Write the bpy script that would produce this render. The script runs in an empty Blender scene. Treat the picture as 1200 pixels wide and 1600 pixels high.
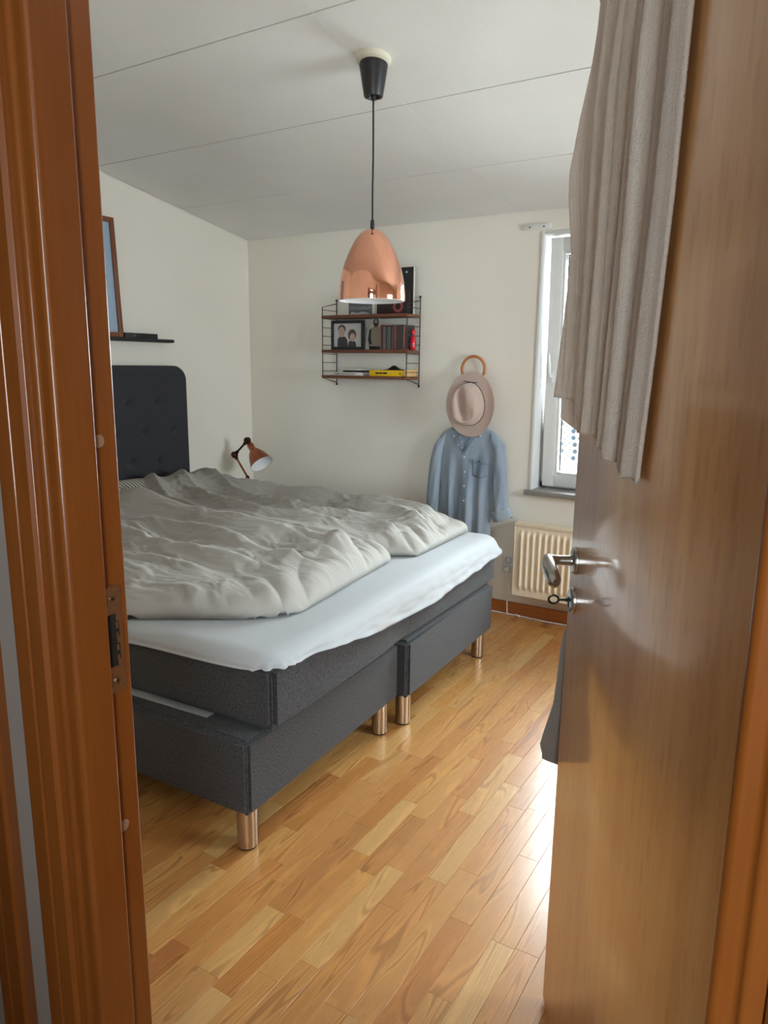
import bpy, bmesh, math, random
import numpy as np
from mathutils import Vector, Matrix

random.seed(7); np.random.seed(7)
SC = bpy.context.scene
COL = SC.collection
rad = math.radians

# ------------------------------------------------------------------ camera
F_PX, IMG_W, IMG_H = 1133.0, 1200.0, 1600.0
YAW, PITCH, ROLL, CAM_Z = rad(31.49), rad(11.43), rad(-0.66), 1.40
_f = Vector((-math.sin(YAW)*math.cos(PITCH), math.cos(YAW)*math.cos(PITCH), -math.sin(PITCH)))
_r = Vector((math.cos(YAW), math.sin(YAW), 0.0))
_d = _f.cross(_r)
_R = math.cos(ROLL)*_r + math.sin(ROLL)*_d
_D = -math.sin(ROLL)*_r + math.cos(ROLL)*_d
cam_data = bpy.data.cameras.new('camera')
cam = bpy.data.objects.new('camera', cam_data)
COL.objects.link(cam)
cam.matrix_world = Matrix(((_R.x, -_D.x, -_f.x, 0), (_R.y, -_D.y, -_f.y, 0), (_R.z, -_D.z, -_f.z, CAM_Z), (0, 0, 0, 1)))
cam_data.sensor_fit = 'VERTICAL'
cam_data.sensor_height = 36.0
cam_data.lens = 36.0*F_PX/IMG_H
cam_data.clip_start = 0.02
SC.camera = cam

# ------------------------------------------------------------------ world, light, exposure
w = bpy.data.worlds.new('overcast_sky'); SC.world = w; w.use_nodes = True
bg = w.node_tree.nodes['Background']
bg.inputs['Color'].default_value = (0.86, 0.94, 1.0, 1)
bg.inputs['Strength'].default_value = 22.0
SC.view_settings.view_transform = 'Standard'
SC.view_settings.look = 'None'
SC.view_settings.gamma = 1.0
SC.view_settings.exposure = 0.42
SC.view_settings.use_curve_mapping = False
SC.cycles.use_denoising = True
SC.cycles.max_bounces = 10
SC.cycles.diffuse_bounces = 6
SC.cycles.glossy_bounces = 5
SC.cycles.transmission_bounces = 6
SC.cycles.transparent_max_bounces = 12
SC.cycles.caustics_reflective = False
SC.cycles.caustics_refractive = False
SC.cycles.sample_clamp_indirect = 8.0

YB, XL, XR, YF = 3.797, -3.40, 1.40, 0.672      # back, left, right wall planes and room side of the door wall
CEIL_B, CEIL_S = 2.193, 0.1646                  # ceiling height at the back wall and its slope
WIN1 = (-1.375, -0.45, 0.735, 2.076)            # opening in the back wall: x0 x1 z0 z1
WIN2 = (0.42, 1.22, 0.75, 2.20)                 # opening in the hall's back wall, behind the camera: x0 x1 z0 z1
WIN3 = (2.10, 3.15, 0.85, 2.00)                 # opening in the right wall: y0 y1 z0 z1
HX0, HX1, HY0, HZ = -2.3, 1.3, -1.35, 2.45      # hall around the camera

def sky_portal(name, loc, rot, sx, sy):
    l = bpy.data.lights.new(name, 'AREA'); l.shape = 'RECTANGLE'; l.size = sx; l.size_y = sy
    l.cycles.is_portal = True
    o = bpy.data.objects.new(name, l); o.location = loc; o.rotation_euler = rot; COL.objects.link(o)
sky_portal('sky_portal', ((WIN1[0]+WIN1[1])/2, YB+0.26, (WIN1[2]+WIN1[3])/2), (rad(-90), 0, 0), WIN1[1]-WIN1[0], WIN1[3]-WIN1[2])
sky_portal('sky_portal', (XR+0.20, (WIN3[0]+WIN3[1])/2, (WIN3[2]+WIN3[3])/2), (0, rad(90), 0), WIN3[3]-WIN3[2], WIN3[1]-WIN3[0])
sky_portal('sky_portal', ((WIN2[0]+WIN2[1])/2, HY0-0.16, (WIN2[2]+WIN2[3])/2), (rad(90), 0, 0), WIN2[1]-WIN2[0], WIN2[3]-WIN2[2])

# ------------------------------------------------------------------ geometry helpers
def ray(x, y):
    return _R*((x-600.0)/F_PX) + _D*((y-800.0)/F_PX) + _f
def at(x, y, ax, val):
    d = ray(x, y); t = (val-(0, 0, CAM_Z)[ax])/d[ax]
    return Vector((0, 0, CAM_Z)) + d*t
def ceil_z(y): return CEIL_B + (YB-y)*CEIL_S
def V(*a): return Vector(a)

ORG = {}
class MB:
    def __init__(s): s.v = []; s.f = []; s.m = []
    def add(s, vs, fs, mi=0):
        b = len(s.v); s.v += [tuple(v) for v in vs]; s.f += [tuple(b+i for i in f) for f in fs]; s.m += [mi]*len(fs); return s
    def box(s, x0, x1, y0, y1, z0, z1, bev=0.0, seg=2, mi=0, M=None):
        bm = bmesh.new(); bmesh.ops.create_cube(bm, size=1.0)
        for v in bm.verts:
            v.co = Vector(((x0+x1)/2+v.co.x*(x1-x0), (y0+y1)/2+v.co.y*(y1-y0), (z0+z1)/2+v.co.z*(z1-z0)))
        if bev > 0: bmesh.ops.bevel(bm, geom=bm.edges[:], offset=bev, segments=seg, profile=0.5, affect='EDGES')
        return s.bm(bm, M, mi)
    def bm(s, bm, M=None, mi=0):
        bm.verts.index_update()
        s.add([(M @ v.co if M else v.co) for v in bm.verts], [[v.index for v in f.verts] for f in bm.faces], mi); bm.free(); return s
    def tube(s, pts, r, n=10, cap=True, mi=0, closed=False):
        pts = [Vector(p) for p in pts]; k = len(pts)
        rr = r if isinstance(r, (list, tuple)) else [r]*k
        b = len(s.v); prev = None
        for i, p in enumerate(pts):
            if closed: t = (pts[(i+1) % k]-pts[i-1]).normalized()
            else: t = (pts[min(i+1, k-1)]-pts[max(i-1, 0)]).normalized()
            if prev is None:
                a = Vector((0, 0, 1)) if abs(t.z) < 0.9 else Vector((1, 0, 0)); u = t.cross(a).normalized()
            else: u = (prev-t*prev.dot(t)).normalized()
            prev = u; q = t.cross(u)
            for j in range(n):
                an = 2*math.pi*j/n; s.v.append(tuple(p+(u*math.cos(an)+q*math.sin(an))*rr[i]))
        for i in range(k if closed else k-1):
            i2 = (i+1) % k
            for j in range(n):
                s.f.append((b+i*n+j, b+i*n+(j+1) % n, b+i2*n+(j+1) % n, b+i2*n+j)); s.m.append(mi)
        if cap and not closed:
            s.f.append(tuple(b+j for j in range(n))[::-1]); s.f.append(tuple(b+(k-1)*n+j for j in range(n))); s.m += [mi, mi]
        return s
    def lathe(s, prof, org=(0, 0, 0), axis=(0, 0, 1), n=32, mi=0, cap=False):
        o = Vector(org); a = Vector(axis).normalized()
        t = Vector((1, 0, 0)) if abs(a.x) < 0.9 else Vector((0, 1, 0))
        u = a.cross(t).normalized(); q = a.cross(u); b = len(s.v); k = len(prof)
        for r, h in prof:
            for j in range(n):
                an = 2*math.pi*j/n; s.v.append(tuple(o+a*h+(u*math.cos(an)+q*math.sin(an))*r))
        for i in range(k-1):
            for j in range(n):
                s.f.append((b+i*n+j, b+i*n+(j+1) % n, b+(i+1)*n+(j+1) % n, b+(i+1)*n+j)); s.m.append(mi)
        if cap:
            s.f.append(tuple(b+j for j in range(n))[::-1]); s.f.append(tuple(b+(k-1)*n+j for j in range(n))); s.m += [mi, mi]
        return s
    def grid(s, P, nu, nv, closed_u=False, mi=0):
        """P: list of nu*nv points, row-major by u"""
        b = len(s.v); s.v += [tuple(p) for p in P]
        for i in range(nu if closed_u else nu-1):
            for j in range(nv-1):
                i2 = (i+1) % nu
                s.f.append((b+i*nv+j, b+i2*nv+j, b+i2*nv+j+1, b+i*nv+j+1)); s.m.append(mi)
        return s
    def prism(s, pts, d, mi=0):
        """closed polygon pts (3D) extruded by vector d"""
        d = Vector(d); n = len(pts); b = len(s.v)
        s.v += [tuple(p) for p in pts] + [tuple(Vector(p)+d) for p in pts]
        s.f.append(tuple(range(b, b+n))[::-1]); s.f.append(tuple(range(b+n, b+2*n))); s.m += [mi, mi]
        for i in range(n): s.f.append((b+i, b+(i+1) % n, b+n+(i+1) % n, b+n+i)); s.m.append(mi)
        return s
    def build(s, name, mat, parent=None, loc=None, smooth=True, angle=38, local=False, fix=True):
        me = bpy.data.meshes.new(name)
        if parent is not None: o_ = V(0, 0, 0) if local else ORG[parent.name]
        else: o_ = Vector(loc) if loc is not None else V(0, 0, 0)
        if local and parent is None: o_ = V(0, 0, 0)
        me.from_pydata([(a-o_.x, b-o_.y, c-o_.z) for a, b, c in s.v], [], s.f)
        mats = mat if isinstance(mat, (list, tuple)) else [mat]
        for m in mats: me.materials.append(m)
        if len(mats) > 1: me.polygons.foreach_set('material_index', s.m)
        if fix:
            bm = bmesh.new(); bm.from_mesh(me); bmesh.ops.recalc_face_normals(bm, faces=bm.faces[:]); bm.to_mesh(me); bm.free()
        if smooth:
            me.shade_smooth()
            try: me.set_sharp_from_angle(angle=rad(angle))
            except Exception: pass
        me.update()
        ob = bpy.data.objects.new(name, me); COL.objects.link(ob)
        if parent is not None: ob.parent = parent; ORG[ob.name] = ORG[parent.name]
        else:
            ob.location = Vector(loc) if loc is not None else V(0, 0, 0); ORG[ob.name] = Vector(ob.location)
        return ob

def tag(o, label=None, cat=None, group=None, kind=None):
    if label: o['label'] = label
    if cat: o['category'] = cat
    if group: o['group'] = group
    if kind: o['kind'] = kind
    return o
def thing(name, loc, label, cat, rz=0.0, group=None, kind=None):
    o = bpy.data.objects.new(name, None); o.empty_display_size = 0.05; COL.objects.link(o)
    o.location = loc; o.rotation_euler = (0, 0, rz); ORG[o.name] = Vector(loc)
    return tag(o, label, cat, group, kind)
def setting(o, label, cat): return tag(o, label, cat, kind='structure')

# numpy gradient noise
_perm = np.random.RandomState(3).permutation(512)
_gr = np.random.RandomState(5).uniform(0, 2*np.pi, 512)
def noise2(x, y):
    xi = np.floor(x).astype(int); yi = np.floor(y).astype(int); fx = x-xi; fy = y-yi
    def g(ix, iy, dx, dy):
        h = _gr[_perm[(ix+_perm[iy % 512]) % 512]]; return np.cos(h)*dx+np.sin(h)*dy
    u = fx*fx*fx*(fx*(fx*6-15)+10); v = fy*fy*fy*(fy*(fy*6-15)+10)
    a = g(xi, yi, fx, fy); b = g(xi+1, yi, fx-1, fy); c = g(xi, yi+1, fx, fy-1); d = g(xi+1, yi+1, fx-1, fy-1)
    return (a*(1-u)+b*u)*(1-v)+(c*(1-u)+d*u)*v
def ridged(x, y, o=3):
    s = 0; a = 1.0
    for i in range(o):
        s = s+a*(1-np.abs(noise2(x*2**i+17*i, y*2**i+31*i))*2.2); a *= 0.5
    return s/1.75

# ------------------------------------------------------------------ materials
class N:
    def __init__(s, name):
        m = bpy.data.materials.new(name); m.use_nodes = True; s.m = m; s.t = m.node_tree
        s.b = s.t.nodes['Principled BSDF']; s.out = s.t.nodes['Material Output']
    def n(s, typ, **k):
        nd = s.t.nodes.new(typ)
        for a, b in k.items(): setattr(nd, a, b)
        return nd
    def l(s, a, b): s.t.links.new(a, b)
    def coords(s, scale=(1, 1, 1), kind='Object', rand=0.0):
        tc = s.n('ShaderNodeTexCoord'); mp = s.n('ShaderNodeMapping'); mp.inputs['Scale'].default_value = scale
        src = tc.outputs[kind]
        if rand:
            oi = s.n('ShaderNodeObjectInfo'); mu = s.n('ShaderNodeMath', operation='MULTIPLY'); mu.inputs[1].default_value = rand
            s.l(oi.outputs['Random'], mu.inputs[0]); va = s.n('ShaderNodeVectorMath', operation='ADD')
            s.l(src, va.inputs[0]); s.l(mu.outputs[0], va.inputs[1]); src = va.outputs[0]
        s.l(src, mp.inputs['Vector']); return mp.outputs[0]
    def noise(s, vec, scale, detail=4, rough=0.55, dist=0.0):
        t = s.n('ShaderNodeTexNoise'); t.inputs['Scale'].default_value = scale; t.inputs['Detail'].default_value = detail
        t.inputs['Roughness'].default_value = rough; t.inputs['Distortion'].default_value = dist; s.l(vec, t.inputs['Vector']); return t.outputs['Fac']
    def ramp(s, fac, stops):
        r = s.n('ShaderNodeValToRGB'); e = r.color_ramp.elements
        while len(e) > 1: e.remove(e[-1])
        e[0].position = stops[0][0]; e[0].color = (*stops[0][1], 1)
        for p, c in stops[1:]:
            x = e.new(p); x.color = (*c, 1)
        s.l(fac, r.inputs['Fac']); return r.outputs['Color']
    def mix(s, fac, a, b, typ='MIX'):
        m = s.n('ShaderNodeMix', data_type='RGBA', blend_type=typ)
        for v, i in ((fac, 0), (a, 6), (b, 7)):
            if hasattr(v, 'is_output') or isinstance(v, bpy.types.NodeSocket): s.l(v, m.inputs[i])
            else: m.inputs[i].default_value = v if i == 0 else (*v, 1)
        return m.outputs[2]
    def bump(s, h, strength=0.2, dist=0.01):
        b = s.n('ShaderNodeBump'); b.inputs['Strength'].default_value = strength; b.inputs['Distance'].default_value = dist
        s.l(h, b.inputs['Height']); s.l(b.outputs['Normal'], s.b.inputs['Normal'])
    def set(s, **k):
        for a, v in k.items():
            i = s.b.inputs[a.replace('_', ' ')]
            if isinstance(v, bpy.types.NodeSocket): s.l(v, i)
            else: i.default_value = (*v, 1) if isinstance(v, tuple) and len(v) == 3 else v
        return s
def srgb(r, g, b):
    f = lambda c: c/12.92 if c <= 0.04045 else ((c+0.055)/1.055)**2.4
    return (f(r/255), f(g/255), f(b/255))
def plain(name, col, rough=0.6, var=0.08, scale=30, bump=0.0, metallic=0.0, **k):
    n = N(name); c = n.coords(); f = n.noise(c, scale)
    a = tuple(max(0, x*(1-var)) for x in col); b = tuple(min(1, x*(1+var)) for x in col)
    n.set(Base_Color=n.ramp(f, [(0.3, a), (0.7, b)]), Roughness=rough, Metallic=metallic, **k)
    if bump: n.bump(f, bump, 0.004)
    return n.m

M = {}
# off-white painted walls with a fine roller texture
n = N('wall_paint'); c = n.coords(); f = n.noise(c, 90, 5); g = n.noise(c, 1.2, 2)
n.set(Base_Color=n.ramp(g, [(0.3, (0.80, 0.75, 0.67)), (0.7, (0.84, 0.79, 0.71))]), Roughness=0.75); n.bump(f, 0.25, 0.003); M['wall'] = n.m
n = N('ceiling_board'); c = n.coords(); f = n.noise(c, 160, 4); g = n.noise(c, 2, 2)
n.set(Base_Color=n.ramp(g, [(0.3, (0.76, 0.75, 0.725)), (0.7, (0.81, 0.80, 0.775))]), Roughness=0.85); n.bump(f, 0.35, 0.002); M['ceiling'] = n.m
M['hall_wall_shade'] = plain('hall_shade_paint', (0.30, 0.25, 0.22), 0.7, 0.03, 8)  # dim hall's shade put into the wall colour; also cuts the bounce
M['gap'] = plain('dark_gap', (0.03, 0.027, 0.024), 0.9, Specular_IOR_Level=0.0)

# oak staves
n = N('oak_stave'); geo = n.n('ShaderNodeNewGeometry'); oi = n.n('ShaderNodeObjectInfo')
ad = n.n('ShaderNodeMath', operation='ADD'); n.l(oi.outputs['Random'], ad.inputs[0]); n.l(geo.outputs['Random Per Island'], ad.inputs[1])
fr = n.n('ShaderNodeMath', operation='FRACT'); n.l(ad.outputs[0], fr.inputs[0]); rnd = fr.outputs[0]
mu = n.n('ShaderNodeVectorMath', operation='SCALE'); mu.inputs[0].default_value = (37.0, 91.0, 13.0); n.l(rnd, mu.inputs['Scale'])
va = n.n('ShaderNodeVectorMath', operation='ADD'); n.l(geo.outputs['Position'], va.inputs[0]); n.l(mu.outputs[0], va.inputs[1])
mp = n.n('ShaderNodeMapping'); mp.inputs['Scale'].default_value = (1.0, 0.09, 1.0); n.l(va.outputs[0], mp.inputs['Vector'])
warp = n.noise(mp.outputs[0], 9, 2, 0.5, 0.6)
ml = n.n('ShaderNodeMath', operation='MULTIPLY'); n.l(warp, ml.inputs[0]); ml.inputs[1].default_value = 46.0
sn = n.n('ShaderNodeMath', operation='SINE'); n.l(ml.outputs[0], sn.inputs[0])
mp2 = n.n('ShaderNodeMapping'); mp2.inputs['Scale'].default_value = (1.0, 0.03, 1.0); n.l(va.outputs[0], mp2.inputs['Vector'])
pores = n.noise(mp2.outputs[0], 420, 3, 0.6)
ringc = n.ramp(sn.outputs[0], [(0.0, (0.80, 0.80, 0.80)), (0.55, (1, 1, 1)), (0.85, (0.93, 0.93, 0.93)), (1.0, (0.52, 0.46, 0.42))])
tone = n.ramp(rnd, [(0.0, srgb(192, 130, 70)), (0.22, srgb(204, 144, 82)), (0.45, srgb(208, 152, 88)), (0.62, srgb(190, 126, 66)), (0.78, srgb(214, 166, 104)), (0.9, srgb(178, 112, 58)), (1.0, srgb(200, 138, 76))])
c1 = n.mix(0.7, tone, ringc, 'MULTIPLY')
c2 = n.mix(0.30, c1, n.ramp(pores, [(0.30, (0.45, 0.38, 0.30)), (0.52, (1, 1, 1))]), 'MULTIPLY')
n.set(Base_Color=c2, Roughness=n.ramp(pores, [(0.3, (0.36, 0.36, 0.36)), (0.6, (0.27, 0.27, 0.27))]), Coat_Weight=0.35, Coat_Roughness=0.16)
n.bump(pores, 0.06, 0.002); M['oak'] = n.m

def wood(name, c0, c1, c2, rough=0.35, axis=(6, 6, 0.35), scale=6, coat=0.0, fleck=0.0, coatr=0.15, dist=0.4):
    n = N(name); c = n.coords(axis, rand=40.0)
    g = n.noise(c, scale, 5, 0.55, dist); h = n.noise(c, scale*9, 3, 0.6)
    col = n.mix(0.45, n.ramp(g, [(0.28, c0), (0.5, c1), (0.72, c2)]), n.ramp(h, [(0.3, (0.84, 0.80, 0.76)), (0.6, (1, 1, 1))]), 'MULTIPLY')
    if fleck:
        cc = n.coords((1, 1, 0.28)); v = n.n('ShaderNodeTexVoronoi'); v.inputs['Scale'].default_value = 46; n.l(cc, v.inputs['Vector'])
        sp = n.noise(cc, 3.0, 2)
        mm = n.n('ShaderNodeMath', operation='MULTIPLY_ADD'); n.l(sp, mm.inputs[0]); mm.inputs[1].default_value = -0.55; n.l(v.outputs['Distance'], mm.inputs[2])
        col = n.mix(fleck, col, n.ramp(mm.outputs[0], [(-0.0, (0.45, 0.35, 0.25)), (0.0, (0.45, 0.35, 0.25)), (0.03, (1, 1, 1))]), 'MULTIPLY')
    n.set(Base_Color=col, Roughness=rough, Coat_Weight=coat, Coat_Roughness=coatr); n.bump(h, 0.05, 0.001)
    return n.m
M['pine'] = wood('lacquered_pine', srgb(124, 66, 23), srgb(131, 71, 26), srgb(137, 77, 30), 0.28, scale=4, coat=0.35, coatr=0.08)
M['veneer'] = wood('birch_veneer', srgb(196, 138, 84), srgb(206, 150, 94), srgb(216, 162, 106), 0.28, axis=(5, 5, 0.22), scale=5, coat=0.55, fleck=0.18, coatr=0.10)
M['baseboard'] = wood('stained_baseboard', srgb(150, 84, 40), srgb(168, 98, 48), srgb(180, 110, 58), 0.4, axis=(0.35, 6, 6))
M['walnut'] = wood('walnut', srgb(88, 50, 34), srgb(108, 64, 44), srgb(124, 76, 54), 0.45, axis=(0.5, 8, 8))
M['frame_wood'] = wood('teak_frame', srgb(104, 58, 36), srgb(124, 72, 46), srgb(134, 82, 54), 0.45)
M['pale_wood'] = wood('pale_pine_box', srgb(206, 160, 104), srgb(218, 174, 118), srgb(226, 186, 132), 0.55)
M['bent_wood'] = wood('bent_wood', srgb(168, 100, 52), srgb(184, 114, 62), srgb(196, 128, 74), 0.4)

def cloth(name, col, var=0.15, weave=900, bump=0.25, rough=0.9, sheen=0.3, mottling=0.0, dark=None):
    n = N(name); c = n.coords(); f = n.noise(c, weave, 2, 0.6); g = n.noise(n.coords((1, 1, 0.3)), 13, 3)
    a = dark or tuple(x*(1-var) for x in col); b = tuple(min(1, x*(1+var)) for x in col)
    base = n.ramp(f, [(0.3, a), (0.7, b)])
    if mottling: base = n.mix(mottling, base, n.ramp(g, [(0.35, (0.55, 0.60, 0.68)), (0.65, (1.0, 1.0, 1.0))]), 'MULTIPLY')
    n.set(Base_Color=base, Roughness=rough, Sheen_Weight=sheen, Sheen_Roughness=0.5); n.bump(f, bump, 0.002); return n.m
M['charcoal'] = cloth('charcoal_upholstery', srgb(52, 51, 53), 0.75, 170, 0.35, sheen=0.15)
M['headboard'] = cloth('anthracite_upholstery', srgb(46, 46, 51), 0.25, 500, 0.3, sheen=0.05)
M['sheet'] = cloth('white_sheet', (0.43, 0.44, 0.455), 0.03, 700, 0.08, sheen=0.1)
M['linen'] = cloth('grey_linen', srgb(166, 161, 154), 0.06, 800, 0.15, sheen=0.1)
M['denim'] = cloth('denim', srgb(156, 168, 180), 0.12, 600, 0.3, sheen=0.1, mottling=0.6)
M['denim_dark'] = cloth('denim_unfaded', srgb(124, 138, 154), 0.12, 600, 0.3, sheen=0.1)
M['denim_in'] = cloth('denim_inside', srgb(160, 172, 182), 0.10, 600, 0.3, sheen=0.1)
M['felt'] = cloth('felt', srgb(190, 166, 154), 0.05, 400, 0.2, sheen=0.4)
M['grey_cloth'] = cloth('grey_jersey', srgb(112, 106, 100), 0.10, 500, 0.2)
# ribbed terry towel: broad stripes running down the cloth
n = N('terry_towel'); tc = n.n('ShaderNodeTexCoord'); sx = n.n('ShaderNodeSeparateXYZ'); n.l(tc.outputs['UV'], sx.inputs[0])
cmb = n.n('ShaderNodeCombineXYZ'); n.l(sx.outputs[0], cmb.inputs[0]); st = n.noise(cmb.outputs[0], 26, 3, 0.6)
co = n.coords(); f = n.noise(co, 380, 3, 0.7)
base = n.ramp(st, [(0.32, srgb(208, 184, 168)), (0.5, srgb(228, 208, 192)), (0.7, srgb(238, 224, 210))])
n.set(Base_Color=n.mix(0.5, base, n.ramp(f, [(0.3, (0.74, 0.74, 0.74)), (0.62, (1, 1, 1))]), 'MULTIPLY'), Roughness=0.95, Sheen_Weight=0.3); n.bump(f, 0.9, 0.006); M['towel'] = n.m

def metal(name, col, rough, var=0.05, aniso=0.0):
    return plain(name, col, rough, var, 18, 0.0, 1.0)
M['copper'] = metal('polished_copper', (0.92, 0.45, 0.31), 0.07, 0.02)
M['antique_copper'] = metal('antique_copper', srgb(158, 96, 72), 0.22, 0.15)
M['antique_dark'] = metal('dark_bronze', srgb(74, 48, 40), 0.35, 0.15)
M['brushed'] = metal('brushed_steel', srgb(190, 172, 150), 0.32, 0.06)
M['chrome'] = metal('satin_chrome', srgb(170, 166, 162), 0.25, 0.04)
M['zinc'] = metal('zinc_plate', srgb(182, 164, 144), 0.34, 0.10)
M['iron'] = metal('dark_iron_key', srgb(48, 44, 42), 0.4, 0.1)
M['black'] = plain('black_plastic', (0.012, 0.012, 0.013), 0.4)
M['black_paint'] = plain('black_paint', (0.016, 0.016, 0.018), 0.55)
M['wire'] = plain('dark_brown_wire', srgb(44, 32, 30), 0.45)
M['white_plastic'] = plain('white_plastic', (0.74, 0.73, 0.70), 0.4, 0.02)
M['ivory'] = plain('ivory_ceramic', srgb(214, 208, 188), 0.4, 0.03)
M['window_white'] = plain('white_window_lacquer', (0.76, 0.76, 0.75), 0.35, 0.02)
M['radiator'] = plain('radiator_enamel', srgb(246, 230, 204), 0.35, 0.02)
M['sill'] = plain('grey_stone_sill', srgb(150, 146, 142), 0.45, 0.08)
M['lamp_white'] = plain('white_enamel', (0.82, 0.82, 0.81), 0.4, 0.02)
M['plug'] = plain('wood_plug', srgb(150, 116, 92), 0.45, 0.06)
def flat(name, r, g, b, rough=0.5, var=0.05): return plain(name, srgb(r, g, b), rough, var, 60)
M['slat'] = flat('blind_slats', 96, 98, 98)
M['paper'] = flat('paper', 206, 200, 190); M['book_grey'] = flat('book_grey', 96, 98, 102); M['book_dark'] = flat('book_dark', 46, 30, 32)
M['book_black'] = flat('book_black', 28, 26, 27); M['book_white'] = flat('book_white', 214, 210, 202); M['yellow'] = flat('book_yellow', 236, 190, 20)
M['ink'] = flat('ink', 40, 36, 34); M['ink_grey'] = flat('ink_grey', 176, 178, 180); M['ink_red'] = flat('ink_red', 150, 70, 66)
M['cd_red'] = flat('cd_red', 158, 84, 74); M['cd_smoke'] = flat('cd_smoke', 60, 58, 60, 0.25); M['cd_light'] = flat('cd_light', 140, 136, 132, 0.3); M['cd_grey'] = flat('cd_grey', 104, 102, 104, 0.3)
M['red_glass'] = flat('red_gloss', 196, 26, 44, 0.15); M['skin'] = flat('print_skin', 176, 150, 138); M['hair'] = flat('print_hair', 84, 66, 56)
M['knit'] = flat('print_knit', 58, 56, 60); M['photo_bg'] = flat('print_background', 186, 184, 184); M['mono_skin'] = flat('print_mono_skin', 150, 138, 126); M['mono_dark'] = flat('print_mono_dark', 40, 36, 34)
M['art'] = flat('print_blue', 158, 178, 198); M['striped_base'] = None
n = N('ticking_stripe'); c = n.coords((1, 1, 1)); wv = n.n('ShaderNodeTexWave'); wv.bands_direction = 'Y'; wv.inputs['Scale'].default_value = 14; n.l(c, wv.inputs['Vector'])
n.set(Base_Color=n.ramp(wv.outputs['Fac'], [(0.0, srgb(196, 190, 178)), (0.55, srgb(190, 184, 172)), (0.65, srgb(92, 88, 84)), (1.0, srgb(92, 88, 84))]), Roughness=0.9); M['ticking'] = n.m
n = N('window_glass'); tr = n.n('ShaderNodeBsdfTransparent'); gl = n.n('ShaderNodeBsdfGlossy'); gl.inputs['Roughness'].default_value = 0.02
tr.inputs[0].default_value = (0.95, 0.98, 0.98, 1); fz = n.n('ShaderNodeFresnel'); fz.inputs['IOR'].default_value = 1.35; mx = n.n('ShaderNodeMixShader')
n.l(fz.outputs[0], mx.inputs[0]); n.l(tr.outputs[0], mx.inputs[1]); n.l(gl.outputs[0], mx.inputs[2]); n.l(mx.outputs[0], n.out.inputs['Surface']); M['glass'] = n.m
M['ext_ground'] = plain('pale_paving', (0.72, 0.70, 0.66), 0.9); M['ext_white'] = plain('white_sheet_metal', (0.85, 0.86, 0.87), 0.6, 0.02); M['ext_dot'] = plain('blue_grey_dot', (0.020, 0.027, 0.036), 0.9, Specular_IOR_Level=0.0)

# ------------------------------------------------------------------ room shell
T = 0.25
def slab(mb, axis, p0, p1, a0, a1, b0f, b1f): pass
# walls are prisms so that their tops follow the sloping ceiling
def wall_xz(name, y0, y1, pieces, label, mat='wall'):
    mb = MB()
    for x0, x1, z0, z1 in pieces: mb.box(x0, x1, y0, y1, z0, z1)
    return setting(mb.build(name, M[mat], smooth=False), label, 'wall')
x0, x1, z0, z1 = WIN1
wall_xz('wall_back', YB, YB+T, [(XL-T, x0, 0, 2.30), (x1, XR+T, 0, 2.30), (x0, x1, 0, z0), (x0, x1, z1, 2.30)], 'off-white back wall with the window')
def wall_yz(name, xa, xb, polys, label, mat='wall'):
    mb = MB()
    for poly in polys: mb.prism([V(xa, y, z) for y, z in poly], (xb-xa, 0, 0))
    return setting(mb.build(name, M[mat], smooth=False), label, 'wall')
wall_yz('wall_left', XL-T, XL, [[(YF-0.085, 0), (YB, 0), (YB, ceil_z(YB)+0.05), (YF-0.085, ceil_z(YF-0.085)+0.05)]], 'off-white side wall behind the headboard')
cz = lambda y: ceil_z(y)+0.05
a, b, c_, d_ = WIN3
wall_yz('wall_right', XR, XR+T, [[(YF-0.085, 0), (a, 0), (a, cz(a)), (YF-0.085, cz(YF-0.085))], [(b, 0), (YB, 0), (YB, cz(YB)), (b, cz(b))], [(a, 0), (b, 0), (b, c_), (a, c_)], [(a, d_), (b, d_), (b, cz(b)), (a, cz(a))]], 'off-white side wall behind the open door')
YH = 0.585                                         # hall side of the door wall
OX0, OX1, OZ = -0.905, 0.025, 2.115                 # rough opening
wall_xz('wall_front', YH, YF, [(XL, OX0, 0, 2.75), (OX1, XR, 0, 2.75), (OX0, OX1, OZ, 2.75)], 'off-white wall around the doorway')
# hall around the camera
wall_xz('wall_hall_front', YH-0.004, YH, [(HX0, OX0, 0, HZ), (OX1, HX1, 0, HZ), (OX0, OX1, OZ, HZ)], 'hall face of the doorway wall, its shade put into a dark taupe colour', 'hall_wall_shade')  # thin sheet added to carry the darker shade colour
wall_xz('wall_hall_back', HY0-0.15, HY0, [(HX0-0.1, WIN2[0], 0, HZ+.1), (WIN2[1], HX1+0.1, 0, HZ+.1), (WIN2[0], WIN2[1], 0, WIN2[2]), (WIN2[0], WIN2[1], WIN2[3], HZ+.1)], 'plain hall wall opposite the doorway', 'hall_wall_shade')
wall_yz('wall_hall_left', HX0-0.1, HX0, [[(HY0, 0), (YH, 0), (YH, HZ), (HY0, HZ)]], 'plain end wall of the hall on the left', 'hall_wall_shade')
wall_yz('wall_hall_right', HX1, HX1+0.1, [[(HY0, 0), (YH, 0), (YH, HZ), (HY0, HZ)]], 'plain end wall of the hall on the right', 'hall_wall_shade')
setting(MB().box(HX0-.1, HX1+.1, HY0-.1, YH, HZ, HZ+0.1).build('ceiling_hall', M['ceiling'], smooth=False), 'flat white ceiling of the hall', 'ceiling')

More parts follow.
